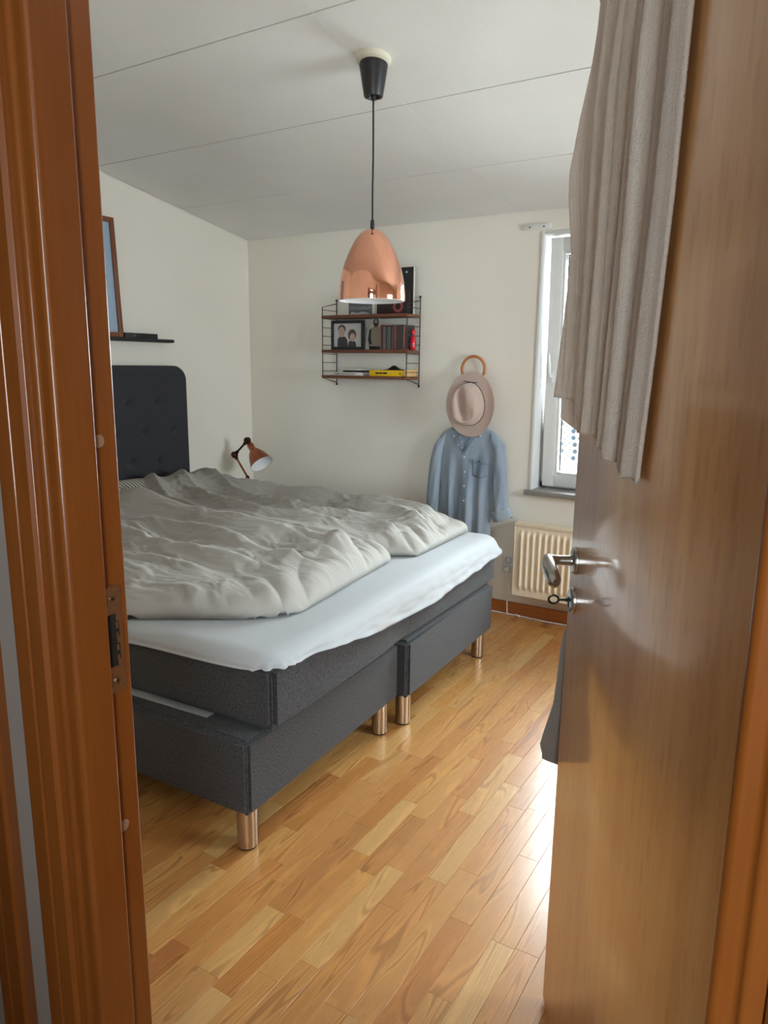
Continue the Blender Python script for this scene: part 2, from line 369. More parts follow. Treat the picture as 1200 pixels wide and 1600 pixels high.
# ceiling: dark backing slab with boards 1.206 x 0.59 hung under it
ceiling = MB().prism([V(XL-T, YH, ceil_z(YH)+0.012), V(XL-T, YB+T, ceil_z(YB+T)+0.012), V(XL-T, YB+T, ceil_z(YB+T)+0.14), V(XL-T, YH, ceil_z(YH)+0.14)], (XR-XL+2*T, 0, 0)).build('ceiling', M['gap'], smooth=False)
setting(ceiling, 'sloping white ceiling made of large boards', 'ceiling')
ys = [YB-0.004, 3.225, 2.630, 2.039, 1.446, 0.853, YF+0.004]
xs = [XL+0.006, -2.741, -1.535, -0.329, 0.877, XR-0.006]
for i in range(len(ys)-1):
    for j in range(len(xs)-1):
        ya, yb = ys[i], ys[i+1]; g = 0.0030; gx = 0.0009
        drop = 0.0006*((i*3+j*5) % 3)
        mb = MB(); pa = [(xs[j]+gx, ya-g), (xs[j+1]-gx, ya-g), (xs[j+1]-gx, yb+g), (xs[j]+gx, yb+g)]
        mb.prism([V(x, y, ceil_z(y)-drop) for x, y in pa], (0, 0, 0.0125+drop))
        mb.build('board', M['ceiling'], ceiling, smooth=False)

# floor: base, and oak staves laid in rows that run towards the window
floor = MB().box(XL-T, XR+T, HY0-0.1, YB+T, -0.20, -0.012).build('floor', M['gap'], smooth=False)
setting(floor, 'oak strip floor with staves of mixed tone', 'floor')
SW, X_REF = 0.0610, -1.187
anchors = {-0.936: 1.574, -1.187: 1.352, -1.248: 1.056, -1.058: 1.276, -0.928: 1.175, -0.737: 1.450, -1.376: 1.309, -0.94: 1.988}
uni = bmesh.new(); bmesh.ops.create_cube(uni, size=1.0)
for v in uni.verts: v.co.z -= 0.5
top = [e for e in uni.edges if all(v.co.z > -0.1 for v in e.verts)]
for v in uni.verts: v.co.x *= SW-0.0005; v.co.z *= 0.012
bmesh.ops.bevel(uni, geom=top, offset=0.0005, segments=1, affect='EDGES')
stave_me = bpy.data.meshes.new('stave'); uni.to_mesh(stave_me); uni.free(); stave_me.materials.append(M['oak'])
staves = []
k0 = int(math.floor((XL-X_REF)/SW))
rng = random.Random(21)
k = k0
while X_REF+k*SW < XR:
    xa = X_REF+k*SW
    an = sorted(y for x, y in anchors.items() if abs(x-xa) < 0.02)
    joints = [HY0+rng.uniform(-0.4, 0.0)]
    while joints[-1] < YB:
        L = rng.choice([0.24, 0.30, 0.36, 0.42, 0.48, 0.56])
        y = joints[-1]+L
        near = [q for q in an if joints[-1]+0.12 < q < joints[-1]+0.62]
        if near: y = near[0]
        joints.append(y)
    for y0, y1 in zip(joints[:-1], joints[1:]):
        y0 = max(y0, HY0); y1 = min(y1, YB)
        if y1-y0 > 0.03: staves.append((xa, max(xa, XL), y0, y1))
    k += 1
def px_of(p):
    v = Vector(p)-V(0, 0, CAM_Z); zf = v.dot(_f)
    if zf < 0.1: return None
    return 600+F_PX*v.dot(_R)/zf, 800+F_PX*v.dot(_D)/zf
vis = []; rest = []
for s in staves:
    cx, cy = s[0]+SW/2, (s[2]+s[3])/2
    p = px_of((cx, cy, 0)); score = 0
    if p and 205 < p[0] < 900 and 930 < p[1] < 1680 and cx < -0.30-0.1*(cy-1.3) and not (cx < -1.75) and not (cx < -1.5 and cy > 1.75):
        score = 1/(math.hypot(cx, cy)+0.5)
    (vis if score else rest).append((score, s))
vis.sort(reverse=True); rest += vis[300:]; vis = vis[:300]
for _, s in vis:
    o = bpy.data.objects.new('stave', stave_me); COL.objects.link(o); o.parent = floor
    o.location = (s[0]+SW/2, (s[2]+s[3])/2, 0); o.scale = (1, s[3]-s[2]-0.0008, 1)
mb = MB()
for _, s in rest:
    xe = min(s[0]+SW-0.0007, XR)
    if xe-s[1] > 0.004: mb.box(s[1], xe, s[2]+.0004, s[3]-.0004, -0.012, 0.0)
o = mb.build('staves', M['oak'], floor, smooth=False); o['kind'] = 'stuff'

# baseboards
def bboard(name, a0, a1, b0, b1, label):
    return setting(MB().box(a0, a1, b0, b1, 0.0, 0.075, 0.004).build(name, M['baseboard']), label, 'baseboard')
bboard('baseboard_back', XL, XR, YB-0.014, YB, 'brown wooden baseboard along the back wall')
bboard('baseboard_left', XL, XL+0.014, YF, YB-0.014, 'brown wooden baseboard along the headboard wall')
bboard('baseboard_right', XR-0.014, XR, YF, YB-0.014, 'brown wooden baseboard along the right wall')

# ------------------------------------------------------------------ door frame (jambs, head, casings)
def jamb(name, poly, z0, z1, label):
    mb = MB(); mb.prism([V(x, y, z0) for x, y in poly], (0, 0, z1-z0))
    me = mb.build(name, M['pine'])
    bv = me.modifiers.new('bevel', 'BEVEL'); bv.width = 0.0012 if 'casing' in label else 0.0045; bv.segments = 3; bv.limit_method = 'ANGLE'; bv.angle_limit = rad(40); bv.harden_normals = False
    return setting(me, label, 'door frame')
XS0, XS1, XR0, XR1, YST = -0.850, -0.035, -0.862, -0.0225, 0.636
trim1 = jamb('trim_1', [(OX0, 0.572), (-0.878, 0.572), (-0.874, 0.577), (-0.855, 0.577), (XS0, 0.582), (XS0, YST), (XR0, YST), (XR0, 0.679), (OX0, 0.679)], 0, 2.075, 'brown lacquered door jamb with metal strike plate')
trim2 = jamb('trim_2', [(OX1, 0.572), (-0.009, 0.572), (-0.013, 0.577), (-0.030, 0.577), (XS1, 0.582), (XS1, YST), (XR1, YST), (XR1, 0.679), (OX1, 0.679)], 0, 2.075, 'dark brown door jamb on the hinge side')
trim3 = jamb('trim_3', [(OX0, 0.572), (OX1, 0.572), (OX1, 0.679), (OX0, 0.679)], 2.075, 2.115, 'brown lacquered head of the door frame')
# profiled casings on the hall side
def casing(name, xa, xb, label, ztop=2.16):
    s = 1 if xb > xa else -1; wd = abs(xb-xa)
    prof = [(0.0, YH), (0.0, 0.568), (0.006, 0.563), (wd*0.42, 0.5625), (wd*0.45, 0.5645), (wd*0.50, 0.5645), (wd*0.53, 0.5620), (wd*0.93, 0.5612), (wd, 0.566), (wd, YH)]
    poly = [(xa+s*u, y) for u, y in prof]
    return jamb(name, poly, 0.0, ztop, label)
casing('trim_4', -0.893, -0.966, 'profiled brown casing on the hall side of the left jamb')
casing('trim_5', 0.008, 0.081, 'profiled brown casing on the hall side of the hinge jamb')
casing('trim_6', -1.110, -1.034, 'brown casing of the neighbouring door in the hall')
# strike plate
sp = MB(); zc = 1.000
pl = [(0.0, -0.075), (0.010, -0.083), (0.024, -0.083), (0.031, -0.076), (0.031, 0.076), (0.024, 0.083), (0.010, 0.083), (0.0, 0.075)]
sp.prism([V(XR0+0.0002, 0.6375+a_, zc+b_) for a_, b_ in pl], (0.0014, 0, 0))
plate = sp.build('strike_plate', M['zinc'], trim1)
MB().box(XR0+.0012, XR0+.0020, 0.6415, 0.6560, zc-0.040, zc+0.040).build('latch_recess', M['gap'], plate)
for zz in (-0.022, 0.012): MB().box(XR0+.0012, XR0+.0021, 0.655, 0.6605, zc+zz-.008, zc+zz+.016).build('latch_recess', M['gap'], plate)
for zz in (-0.030, -0.014, 0.004, 0.020): MB().box(XR0+.0012, XR0+.0030, 0.6545, 0.6585, zc+zz-.003, zc+zz+.007).build('adjusting_tongue', M['zinc'], plate)
for zz in (-0.063, 0.063):
    MB().lathe([(0.0001, 0.0012), (0.0028, 0.0012), (0.0046, 0.0016), (0.0046, 0.0)], (XR0+.0012, 0.6525, zc+zz), (1, 0, 0), 16).build('screw', M['chrome'], plate)
    MB().lathe([(0.0001, 0.0009), (0.0018, 0.0009)], (XR0+.0024, 0.6525, zc+zz), (1, 0, 0), 8).build('screw_recess', M['gap'], plate)
    MB().lathe([(0.0001, 0.0012), (0.0022, 0.0010), (0.0026, 0.0)], (XR0+.0012, 0.6625, zc+zz*1.16), (1, 0, 0), 12).build('pin', M['chrome'], plate)
    MB().box(XR0+.0012, XR0+.0019, 0.6400, 0.6428, zc+zz-.010, zc+zz+.010).build('slot', M['gap'], plate)
for px, py in ((148, 690), (189, 1293)):
    p = at(px, py, 0, XR0)
    MB().lathe([(0.0001, 0.0010), (0.0085, 0.0010), (0.0095, 0.0)], (XR0, max(p.y, 0.648), p.z), (1, 0, 0), 24).build('cover_cap', M['plug'], trim1)

# ------------------------------------------------------------------ door leaf, handle, key
HINGE = V(-0.025, 0.640, 0); DANG = math.atan2(0.8870, -0.4617); DW, DT, DZ0, DZ1 = 0.833, 0.040, 0.010, 2.065
DM = Matrix.Translation(HINGE) @ Matrix.Rotation(DANG, 4, 'Z')
door = thing('door_1', HINGE, 'open brown wooden door with a towel hung over it', 'door', DANG, kind='structure')
ORG[door.name] = V(0, 0, 0)          # its parts are given in the door's own axes
MB().box(0, DW, -DT, 0, DZ0, DZ1, 0.0018, 2).build('leaf', M['veneer'], door)
HXP = DW-0.056
def rosette(z, side):
    s = 1 if side > 0 else -1; y = 0 if side > 0 else -DT
    return MB().lathe([(0.0001, 0.0095), (0.020, 0.0095), (0.0245, 0.0075), (0.0260, 0.004), (0.0260, -0.0)], (HXP, y, z), (0, s, 0), 36).build('rosette', M['chrome'], door)
ros = rosette(1.040, 1); ros2 = rosette(0.9625, 1); ros3 = rosette(1.040, -1)
def lever(side):
    s = 1 if side > 0 else -1; y = 0 if side > 0 else -DT
    neck = [(HXP, y+s*0.006, 1.040), (HXP, y+s*0.030, 1.040), (HXP, y+s*0.044, 1.040), (HXP-0.004, y+s*0.053, 1.0395)]
    mb = MB().tube(neck, [0.0100, 0.0095, 0.0105, 0.0115], 16)
    grip = []; rr = []
    for i in range(12):
        t = i/11; grip.append(V(HXP+0.004-0.112*t, y+s*(0.054+0.004*math.sin(t*3.0)), 1.0395-0.010*t*t)); rr.append(0.0085+0.0045*math.sin(math.pi*min(1, t*0.75+0.1)))
    rr[0] = 0.006; rr[-1] = 0.006
    b = MB().tube(grip, rr, 16)
    b.v = [(x, y_, 1.0385+(z-1.0385)*1.35) for x, y_, z in b.v]
    mb.add(b.v, b.f); return mb.build('handle', M['chrome'], door)
lever(1); lever(-1)
MB().box(HXP-.0022, HXP+.0022, 0.0090, 0.0105, 0.948, 0.968).build('keyhole', M['gap'], ros2)
kb = MB().tube([(HXP, 0.004, 0.962), (HXP, 0.030, 0.962)], 0.0026, 10)
kb.tube([(HXP, 0.0385+0.0095*math.cos(a_), 0.962+0.0080*math.sin(a_)) for a_ in [2*math.pi*i/20 for i in range(20)]], 0.0021, 8, closed=True)
kb.tube([(HXP, 0.012, 0.962), (HXP, 0.016, 0.962)], 0.0038, 10)
key = kb.build('door_key', M['iron'], None, local=True); key.matrix_world = DM.copy(); tag(key, 'small dark key with a ring bow sticking in the door lock', 'key')
MB().box(DW-.0005, DW+.0015, -0.031, -0.009, 0.90, 1.09, 0.0004, 1).build('lock_plate', M['zinc'], door)
for z in (0.25, 1.03, 1.82): MB().tube([(0.004, -0.047, z-.05), (0.004, -0.047, z+.05)], 0.0075, 14).build('hinge', M['chrome'], door)

# ------------------------------------------------------------------ window in the back wall
x0, x1, z0, z1 = WIN1
win = thing('window_1', (x0, YB, z0), 'white tilted window with a dark pleated blind inside the glass', 'window', kind='structure')
mb = MB(); fy0, fy1 = YB+0.135, YB+0.205
for bx in ((x0, x0+.035, z0, z1), (x1-.035, x1, z0, z1), (x0, x1, z0, z0+.035), (x0, x1, z1-.035, z1)): mb.box(bx[0], bx[1], fy0, fy1, bx[2], bx[3], 0.003)
mb.build('fixed_frame', M['window_white'], win)
mb = MB()       # white lining boards of the reveal
for bx in ((x0-.012, x0+.004, z0, z1+.012), (x1-.004, x1+.012, z0, z1+.012), (x0+.004, x1-.004, z1-.004, z1+.012)): mb.box(bx[0], bx[1], YB-0.006, fy0, bx[2], bx[3], 0.002)
mb.build('reveal_lining', M['window_white'], win)
sill = MB().box(x0-.030, x1+.030, YB-0.035, fy0+.01, z0-.026, z0+.002, 0.004); sill.build('sill', M['sill'], win)
# sash tilted inwards about its bottom edge
sash_root_y = YB+0.098; TILT = rad(2.6)
SM = Matrix.Translation(V(0, sash_root_y, z0+.014)) @ Matrix.Rotation(TILT, 4, 'X')
sx0, sx1, sh = x0+.026, x1-.026, (z1-z0)-.030
def S(mb): mb.v = [tuple(SM @ V(*p)) for p in mb.v]; return mb
mb = MB()
for bx in ((sx0, sx0+.066, 0, sh), (sx1-.066, sx1, 0, sh), (sx0+.066, sx1-.066, 0, .066), (sx0+.066, sx1-.066, sh-.066, sh)): mb.box(bx[0], bx[1], 0, .050, bx[2], bx[3], 0.003)
sash = S(mb).build('sash', M['window_white'], win)
mb = MB(); i0, i1, j0, j1 = sx0+.066, sx1-.066, .066, sh-.066
for bx in ((i0, i0+.014, j0, j1), (i1-.014, i1, j0, j1), (i0+.014, i1-.014, j0, j0+.014), (i0+.014, i1-.014, j1-.014, j1)): mb.box(bx[0], bx[1], .008, .046, bx[2], bx[3], 0.002)
S(mb).build('glazing_bead', M['window_white'], sash)
S(MB().box(i0+.010, i1-.010, .034, .038, j0+.010, j1-.010)).build('pane', M['glass'], sash)
S(MB().box(i0+.016, i0+.024, .040, .046, j0+.016, j1-.016)).build('blind_guide', M['slat'], sash)
for q in range(4):
    S(MB().box(i0+.016, i1-.016, .020, .031, j1-.048+q*.008, j1-.043+q*.008, 0.001, 1)).build('blind_slat', M['slat'], sash)
S(MB().box(i0+.014, i1-.014, .016, .032, j1-.0145, j1-.0, 0.001, 1)).build('blind_rail', M['sill'], sash)
hz = 0.605
hb = S(MB().box(sx0+.020, sx0+.044, -.010, 0, hz-.035, hz+.035, 0.003)).build('handle_plate', M['window_white'], sash)
S(MB().tube([(sx0+.032, -.008, hz), (sx0+.032, -.032, hz), (sx0+.031, -.040, hz+.008), (sx0+.028, -.042, hz+.060), (sx0+.024, -.042, hz+.118)], [.009, .009, .0095, .010, .0085], 12)).build('handle', M['window_white'], hb)
# window of the hall, behind the camera
xa_, xb_, za, zb = WIN2
win2 = thing('window_2', (xa_, HY0, za), 'white hall window opposite the bedroom doorway', 'window', kind='structure')
mb = MB()
for bx in ((xa_, xa_+.05, za, zb), (xb_-.05, xb_, za, zb), (xa_+.05, xb_-.05, za, za+.05), (xa_+.05, xb_-.05, zb-.05, zb)): mb.box(bx[0], bx[1], HY0-.11, HY0-.06, bx[2], bx[3], 0.003)
mb.build('fixed_frame', M['window_white'], win2)
MB().box(xa_+.04, xb_-.04, HY0-.087, HY0-.083, za+.04, zb-.04).build('pane', M['glass'], win2)
MB().box(xa_-.03, xb_+.03, HY0-.06, HY0+.03, za-.025, za+.002, 0.003).build('sill', M['sill'], win2)

# the larger window in the right wall, hidden behind the open door
ya, yb_, za, zb = WIN3
win3 = thing('window_3', (XR, ya, za), 'wide white window in the right wall behind the door', 'window', kind='structure')
mb = MB()
for bx in ((ya, ya+.06, za, zb), (yb_-.06, yb_, za, zb), (ya+.06, yb_-.06, za, za+.06), (ya+.06, yb_-.06, zb-.06, zb), ((ya+yb_)/2-.04, (ya+yb_)/2+.04, za+.06, zb-.06)): mb.box(XR+.09, XR+.15, bx[0], bx[1], bx[2], bx[3], 0.003)
mb.build('fixed_frame', M['window_white'], win3)
MB().box(XR+.118, XR+.122, ya+.05, yb_-.05, za+.05, zb-.05).build('pane', M['glass'], win3)
MB().box(XR-.03, XR+.09, ya-.03, yb_+.03, za-.025, za+.002, 0.003).build('sill', M['sill'], win3)

# outside
setting(MB().box(-9, 9, YB+T, 14, -1.2, -1.1).build('ground_outside', M['ext_ground'], smooth=False), 'pale paving outside the window', 'ground')
pan = thing('balcony_panel', (-1.3, 4.9, -1.1), 'white balcony panel with rows of round dots outside the window', 'balcony panel')
MB().box(-2.6, 0.6, 4.905, 4.93, 0.60, 1.38, 0.004).build('sheet', M['ext_white'], pan)
MB().box(-2.6, 0.6, 4.90, 4.95, 1.38, 1.42, 0.006).build('rail', M['ext_white'], pan)
for q in (-2.5, -1.0, 0.5): MB().box(q-.02, q+.02, 4.93, 4.97, -1.1, 1.38).build('post', M['ext_white'], pan)
mb = MB(); rg = random.Random(3)  # dark discs for holes in the sheet, their shade put into the colour
for i in range(-9, 18):
    for j in range(11):
        xx = -1.63+i*0.048+(0.010*math.sin(j*1.3)); zz = 0.79+j*0.046
        r_ = 0.0175 if i % 3 != 2 else 0.0065
        if i % 3 == 2:
            for q in (-.011, .011): mb.lathe([(0.0001, .001), (r_, .001), (r_, 0)], (xx+q, 4.9052, zz+q), (0, -1, 0), 8)
        else:
            mb.lathe([(0.0001, .001), (r_, .001), (r_, 0)], (xx, 4.9052, zz), (0, -1, 0), 14)
o = mb.build('dot_pattern', M['ext_dot'], pan); o['kind'] = 'stuff'

# ------------------------------------------------------------------ bed
BED_A = rad(2.6)
# two box spring bases on steel legs
def box_base(loc, rz, label):
    t = thing('box_spring_base', loc, label, 'bed base', rz, 'bed bases under the mattress'); ORG[t.name] = V(0, 0, 0)
    L, Wd = 1.94, 0.90
    bm = bmesh.new(); bmesh.ops.create_cube(bm, size=1.0)
    for v in bm.verts: v.co = V(-L/2+v.co.x*L, Wd/2+v.co.y*Wd, 0.24+v.co.z*0.24)
    bmesh.ops.bevel(bm, geom=bm.edges[:], offset=0.016, segments=3, affect='EDGES')
    mb = MB(); mb.bm(bm); mb.build('body', M['charcoal'], t)
    mb = MB().prism([V(-L+.03, .020, .3592), V(-.20, .058, .3592), V(-.20, Wd-.05, .3592), V(-L+.03, Wd-.05, .3592)], (0, 0, .0022)); mb.build('top_cover', M['sheet'], t)
    # piping seams down the foot corners
    for yy in (0.005, Wd-0.005): MB().tube([(-0.005, yy, 0.136), (-0.005, yy, 0.344)], 0.0020, 8).build('seam', M['charcoal'], t)
    for lx in (-0.042, -L+0.06):
        for ly in (0.042, Wd-0.072):
            lg = MB().lathe([(0.0001, 0.006), (0.030, 0.006), (0.030, 0.125)], (lx, ly, 0), (0, 0, 1), 28).build('leg', M['brushed'], t)
            MB().lathe([(0.0001, 0.0), (0.028, 0.0), (0.0295, 0.002), (0.0295, 0.0062), (0.0001, 0.0062)], (lx, ly, 0), (0, 0, 1), 24).build('foot_cap', M['black'], lg)
    return t
box_base((-1.291, 1.386, 0), rad(2.2), 'charcoal bed base on steel legs, the one nearer the door')
box_base((-1.286, 2.292, 0), rad(2.3), 'charcoal bed base on steel legs, the one nearer the window')
# mattress across both bases
MX, MY = -1.250, 1.452
mat_t = thing('mattress', (MX, MY, 0.3625), 'thick charcoal upholstered mattress lying across both bed bases', 'mattress', BED_A); ORG[mat_t.name] = V(0, 0, 0)
ML, MW, MH = 1.94, 1.77, 0.204
bm = bmesh.new(); bmesh.ops.create_cube(bm, size=1.0)
for v in bm.verts: v.co = V(-ML/2+v.co.x*ML, MW/2+v.co.y*MW, 0.002+MH/2+v.co.z*MH)
bmesh.ops.bevel(bm, geom=bm.edges[:], offset=0.022, segments=4, affect='EDGES')
bmesh.ops.subdivide_edges(bm, edges=[e for e in bm.edges if e.calc_length() > 0.5], cuts=40, use_grid_fill=True)
for v in bm.verts:            # slight waist where the two bases meet
    if v.co.x > -0.10:
        dy = v.co.y-0.80; v.co.x -= 0.010*math.exp(-(dy/0.09)**2)*(1-0.5*v.co.z/MH); v.co.x += 0.004*math.sin(v.co.y*5)
MB().bm(bm).build('body', M['charcoal'], mat_t)
for yy in (0.008, MW-0.008): MB().tube([(-0.0075, yy, 0.024), (-0.0075, yy, MH-0.024)], 0.0024, 8).build('seam', M['charcoal'], mat_t)

# topper wearing the white fitted sheet; its hem hangs and waves along the foot
TL, TW, TZ = 1.93, 1.80, 0.600
def topper():
    out = []; R_ = 0.07
    for i in range(70): out.append((-TL+(TL-R_)*i/70, 0.0, 0, -1))
    for i in range(13): a_ = -math.pi/2+math.pi/2*i/12; out.append((-R_+R_*math.cos(a_), R_+R_*math.sin(a_), math.cos(a_), math.sin(a_)))
    for i in range(1, 160): out.append((0.0, R_+(TW-2*R_)*i/160, 1, 0))
    for i in range(13): a_ = math.pi/2*i/12; out.append((-R_+R_*math.cos(a_), TW-R_+R_*math.sin(a_), math.cos(a_), math.sin(a_)))
    for i in range(1, 71): out.append((-R_-(TL-R_)*i/70, TW, 0, 1))
    hem = [(0, .578), (.1, .561), (.27, .546), (.43, .522), (.6, .494), (.8, .481), (1.03, .476), (1.29, .489), (1.47, .496), (1.67, .512), (1.85, .520)]
    ys_, zs_ = [h[0] for h in hem], [h[1] for h in hem]
    prof = 22; rows = []
    nz = lambda x, y, f: float(noise2(np.array([x*f+3.7]), np.array([y*f+8.3]))[0])
    for (x, y, nxv, nyv) in out:
        foot = max(0, nxv)
        zb = float(np.interp(y, ys_, zs_))*foot+(1-foot)*(0.562-0.030*min(1, max(0, -x/0.7))+0.004*math.sin(x*9))
        corner = math.exp(-(((x+0.02)/0.05)**2+((y-0.02)/0.07)**2)); corner2 = math.exp(-(((x+0.02)/0.07)**2+((y-TW+0.03)/0.12)**2))
        fl = 0.008+foot*(0.016+0.020*nz(0, y, 2.6)+0.010*nz(5, y, 7.0))+0.022*corner2
        row = []
        for j in range(prof):
            t = j/(prof-1)
            if t < 0.36:
                q = t/0.36; off = -R_*(1-q); z = TZ-0.016*q**3
            else:
                q = (t-0.36)/0.64; z = (TZ-0.016)+(zb-(TZ-0.016))*q**1.1
                off = math.sin(min(1, q*1.3)*math.pi)*0.006+fl*q**1.5
                off += 0.010*foot*q*nz(z*4, y, 11.0)+0.011*corner*q*math.sin(math.atan2(y-R_, x+R_)*13)
            row.append((x+nxv*off, y+nyv*off, z))
        rows.append(row)
    full = []
    for (x, y, nxv, nyv), row in zip(out, rows):
        cx_, cy_ = min(max(x, -TL), -0.9), 0.9; a0 = row[0]; inn_ = []
        for j in range(30):
            t = (j/30)**1.2; px_, py_ = cx_+(a0[0]-cx_)*t, cy_+(a0[1]-cy_)*t; e = min(1, (1-t)*4); e = e*e*(3-2*e)
            inn_.append((px_, py_, TZ+e*(0.007*nz(px_, py_, 4.0)+0.003*nz(px_*2, py_, 9.0))))
        full.append(inn_+row)
    mb = MB(); mb.grid([p for r in full for p in r], len(full), prof+30)
    return mb
BM = Matrix.Translation(V(MX+0.004, MY-0.014, 0)) @ Matrix.Rotation(BED_A, 4, 'Z')
mb = topper()
tp = thing('mattress_topper', (MX, MY, 0.567), 'mattress topper in a white sheet whose hem hangs in waves over the foot', 'mattress topper'); ORG[tp.name] = V(MX, MY, 0.567)
mb.v = [tuple(BM @ V(*p)) for p in mb.v]
sheet = mb.build('sheet', M['sheet'], tp, angle=180)
so = sheet.modifiers.new('thickness', 'SOLIDIFY'); so.thickness = 0.002; so.offset = -1
core = MB().box(-TL+.02, -.035, .03, TW-.03, 0.570, 0.588, 0.008, 3); core.v = [tuple(BM @ V(*p)) for p in core.v]; core.build('core', M['sheet'], tp)

# tufted headboard
hb0, hb1, hbz0, hbz1 = 1.34, 3.133, 0.02, 1.384
hd = thing('headboard', (XL+.05, (hb0+hb1)/2, 0), 'tall dark anthracite tufted headboard with rounded top corner', 'headboard')
btn = []
r_i = 0; zz = 1.18
while zz > 0.45:
    yy = 2.905+(0.1045 if r_i % 2 else 0.0)
    while yy > hb0+0.08:
        if yy < hb1-0.06: btn.append((yy, zz))
        yy -= 0.205
    zz -= 0.1675; r_i += 1
ny, nz = 300, 220
yy = np.linspace(hb0, hb1, ny); zz = np.linspace(hbz0, hbz1, nz); Yg, Zg = np.meshgrid(yy, zz, indexing='ij')
RC = 0.085
# round the two top corners by pulling the outline in
dyc = np.maximum(np.maximum(hb0+RC-Yg, Yg-(hb1-RC)), 0); dzc = np.maximum(Zg-(hbz1-RC), 0); rr_ = np.hypot(dyc, dzc)
sc_ = np.where((dyc > 0) & (dzc > 0), np.maximum(dyc, dzc)/np.maximum(rr_, 1e-6), 1.0)
sgn = np.where(Yg < (hb0+hb1)/2, -1, 1); Y2 = Yg+np.where((dyc > 0) & (dzc > 0), sgn*dyc*(sc_-1), 0); Z2 = Zg+np.where((dyc > 0) & (dzc > 0), dzc*(sc_-1), 0)
ed = np.minimum(np.minimum(Yg-hb0, hb1-Yg), hbz1-Zg); ed = np.clip(ed/0.035, 0, 1)
depth = 0.075+0.024*np.sqrt(1-(1-ed)**2)
for (by, bz) in btn:
    r2 = (Y2-by)**2+(Z2-bz)**2; depth -= 0.030*np.exp(-np.sqrt(r2)/0.024)
mb = MB(); mb.grid([(XL+d, a_, b_) for a_, b_, d in zip(Y2.ravel(), Z2.ravel(), depth.ravel())], ny, nz)
bnd = [(i, 0) for i in range(ny)]+[(ny-1, j) for j in range(1, nz)]+[(i, nz-1) for i in range(ny-2, -1, -1)]+[(0, j) for j in range(nz-2, 0, -1)]
fr_ = [V(XL+depth[i, j], Y2[i, j], Z2[i, j]) for i, j in bnd]; bk = [V(XL+0.012, p.y, p.z) for p in fr_]
mb.grid([p for pr in zip(fr_, bk) for p in pr], len(fr_), 2, closed_u=True)
mb.build('panel', M['headboard'], hd, angle=60)
for (by, bz) in btn:
    if by > 2.2: MB().lathe([(0.0001, 0.006), (0.006, 0.005), (0.0095, 0.001), (0.0095, -0.004)], (XL+0.0790, by, bz), (1, 0, 0), 14).build('button', M['headboard'], hd)

# duvets and pillows
def seg_dist(X, Y, pts):
    best = np.full(X.shape, 1e9); side = np.zeros_like(X); tt = np.zeros_like(X)
    n_ = len(pts)-1
    for i in range(n_):
        ax, ay = pts[i]; bx, by = pts[i+1]; dx, dy = bx-ax, by-ay; L2 = dx*dx+dy*dy
        t = np.clip(((X-ax)*dx+(Y-ay)*dy)/L2, 0, 1); ex, ey = X-(ax+t*dx), Y-(ay+t*dy); d = np.hypot(ex, ey)
        s = np.sign(dx*ey-dy*ex); m = d < best
        best = np.where(m, d, best); side = np.where(m, s, side); tt = np.where(m, (i+t)/n_, tt)
    return best, side, tt
def ridge(X, Y, px, zpl, amp, w_far, w_near):
    pts = [tuple(p) for p in px]
    if pts[0][0] > pts[-1][0]: pts = pts[::-1]          # run towards +x: left side (far, +y) is side>0
    d, s, t = seg_dist(X, Y, pts)
    wv_ = np.where(s > 0, w_far, w_near); tp_ = np.clip(np.minimum(t, 1-t)*8, 0.0, 1)
    return amp*1.55*np.exp(-(d/wv_)**1.35)*(0.25+0.75*tp_)
def interp_edge(pts, n):
    pts = np.array(pts, float); d = np.r_[0, np.cumsum(np.hypot(*np.diff(pts, axis=0).T))]; d /= d[-1]
    t = np.linspace(0, 1, n); return np.c_[np.interp(t, d, pts[:, 0]), np.interp(t, d, pts[:, 1])]
def smooth1(a, k):
    for _ in range(k): a[1:-1] = (a[:-2]+2*a[1:-1]+a[2:])/4
    return a
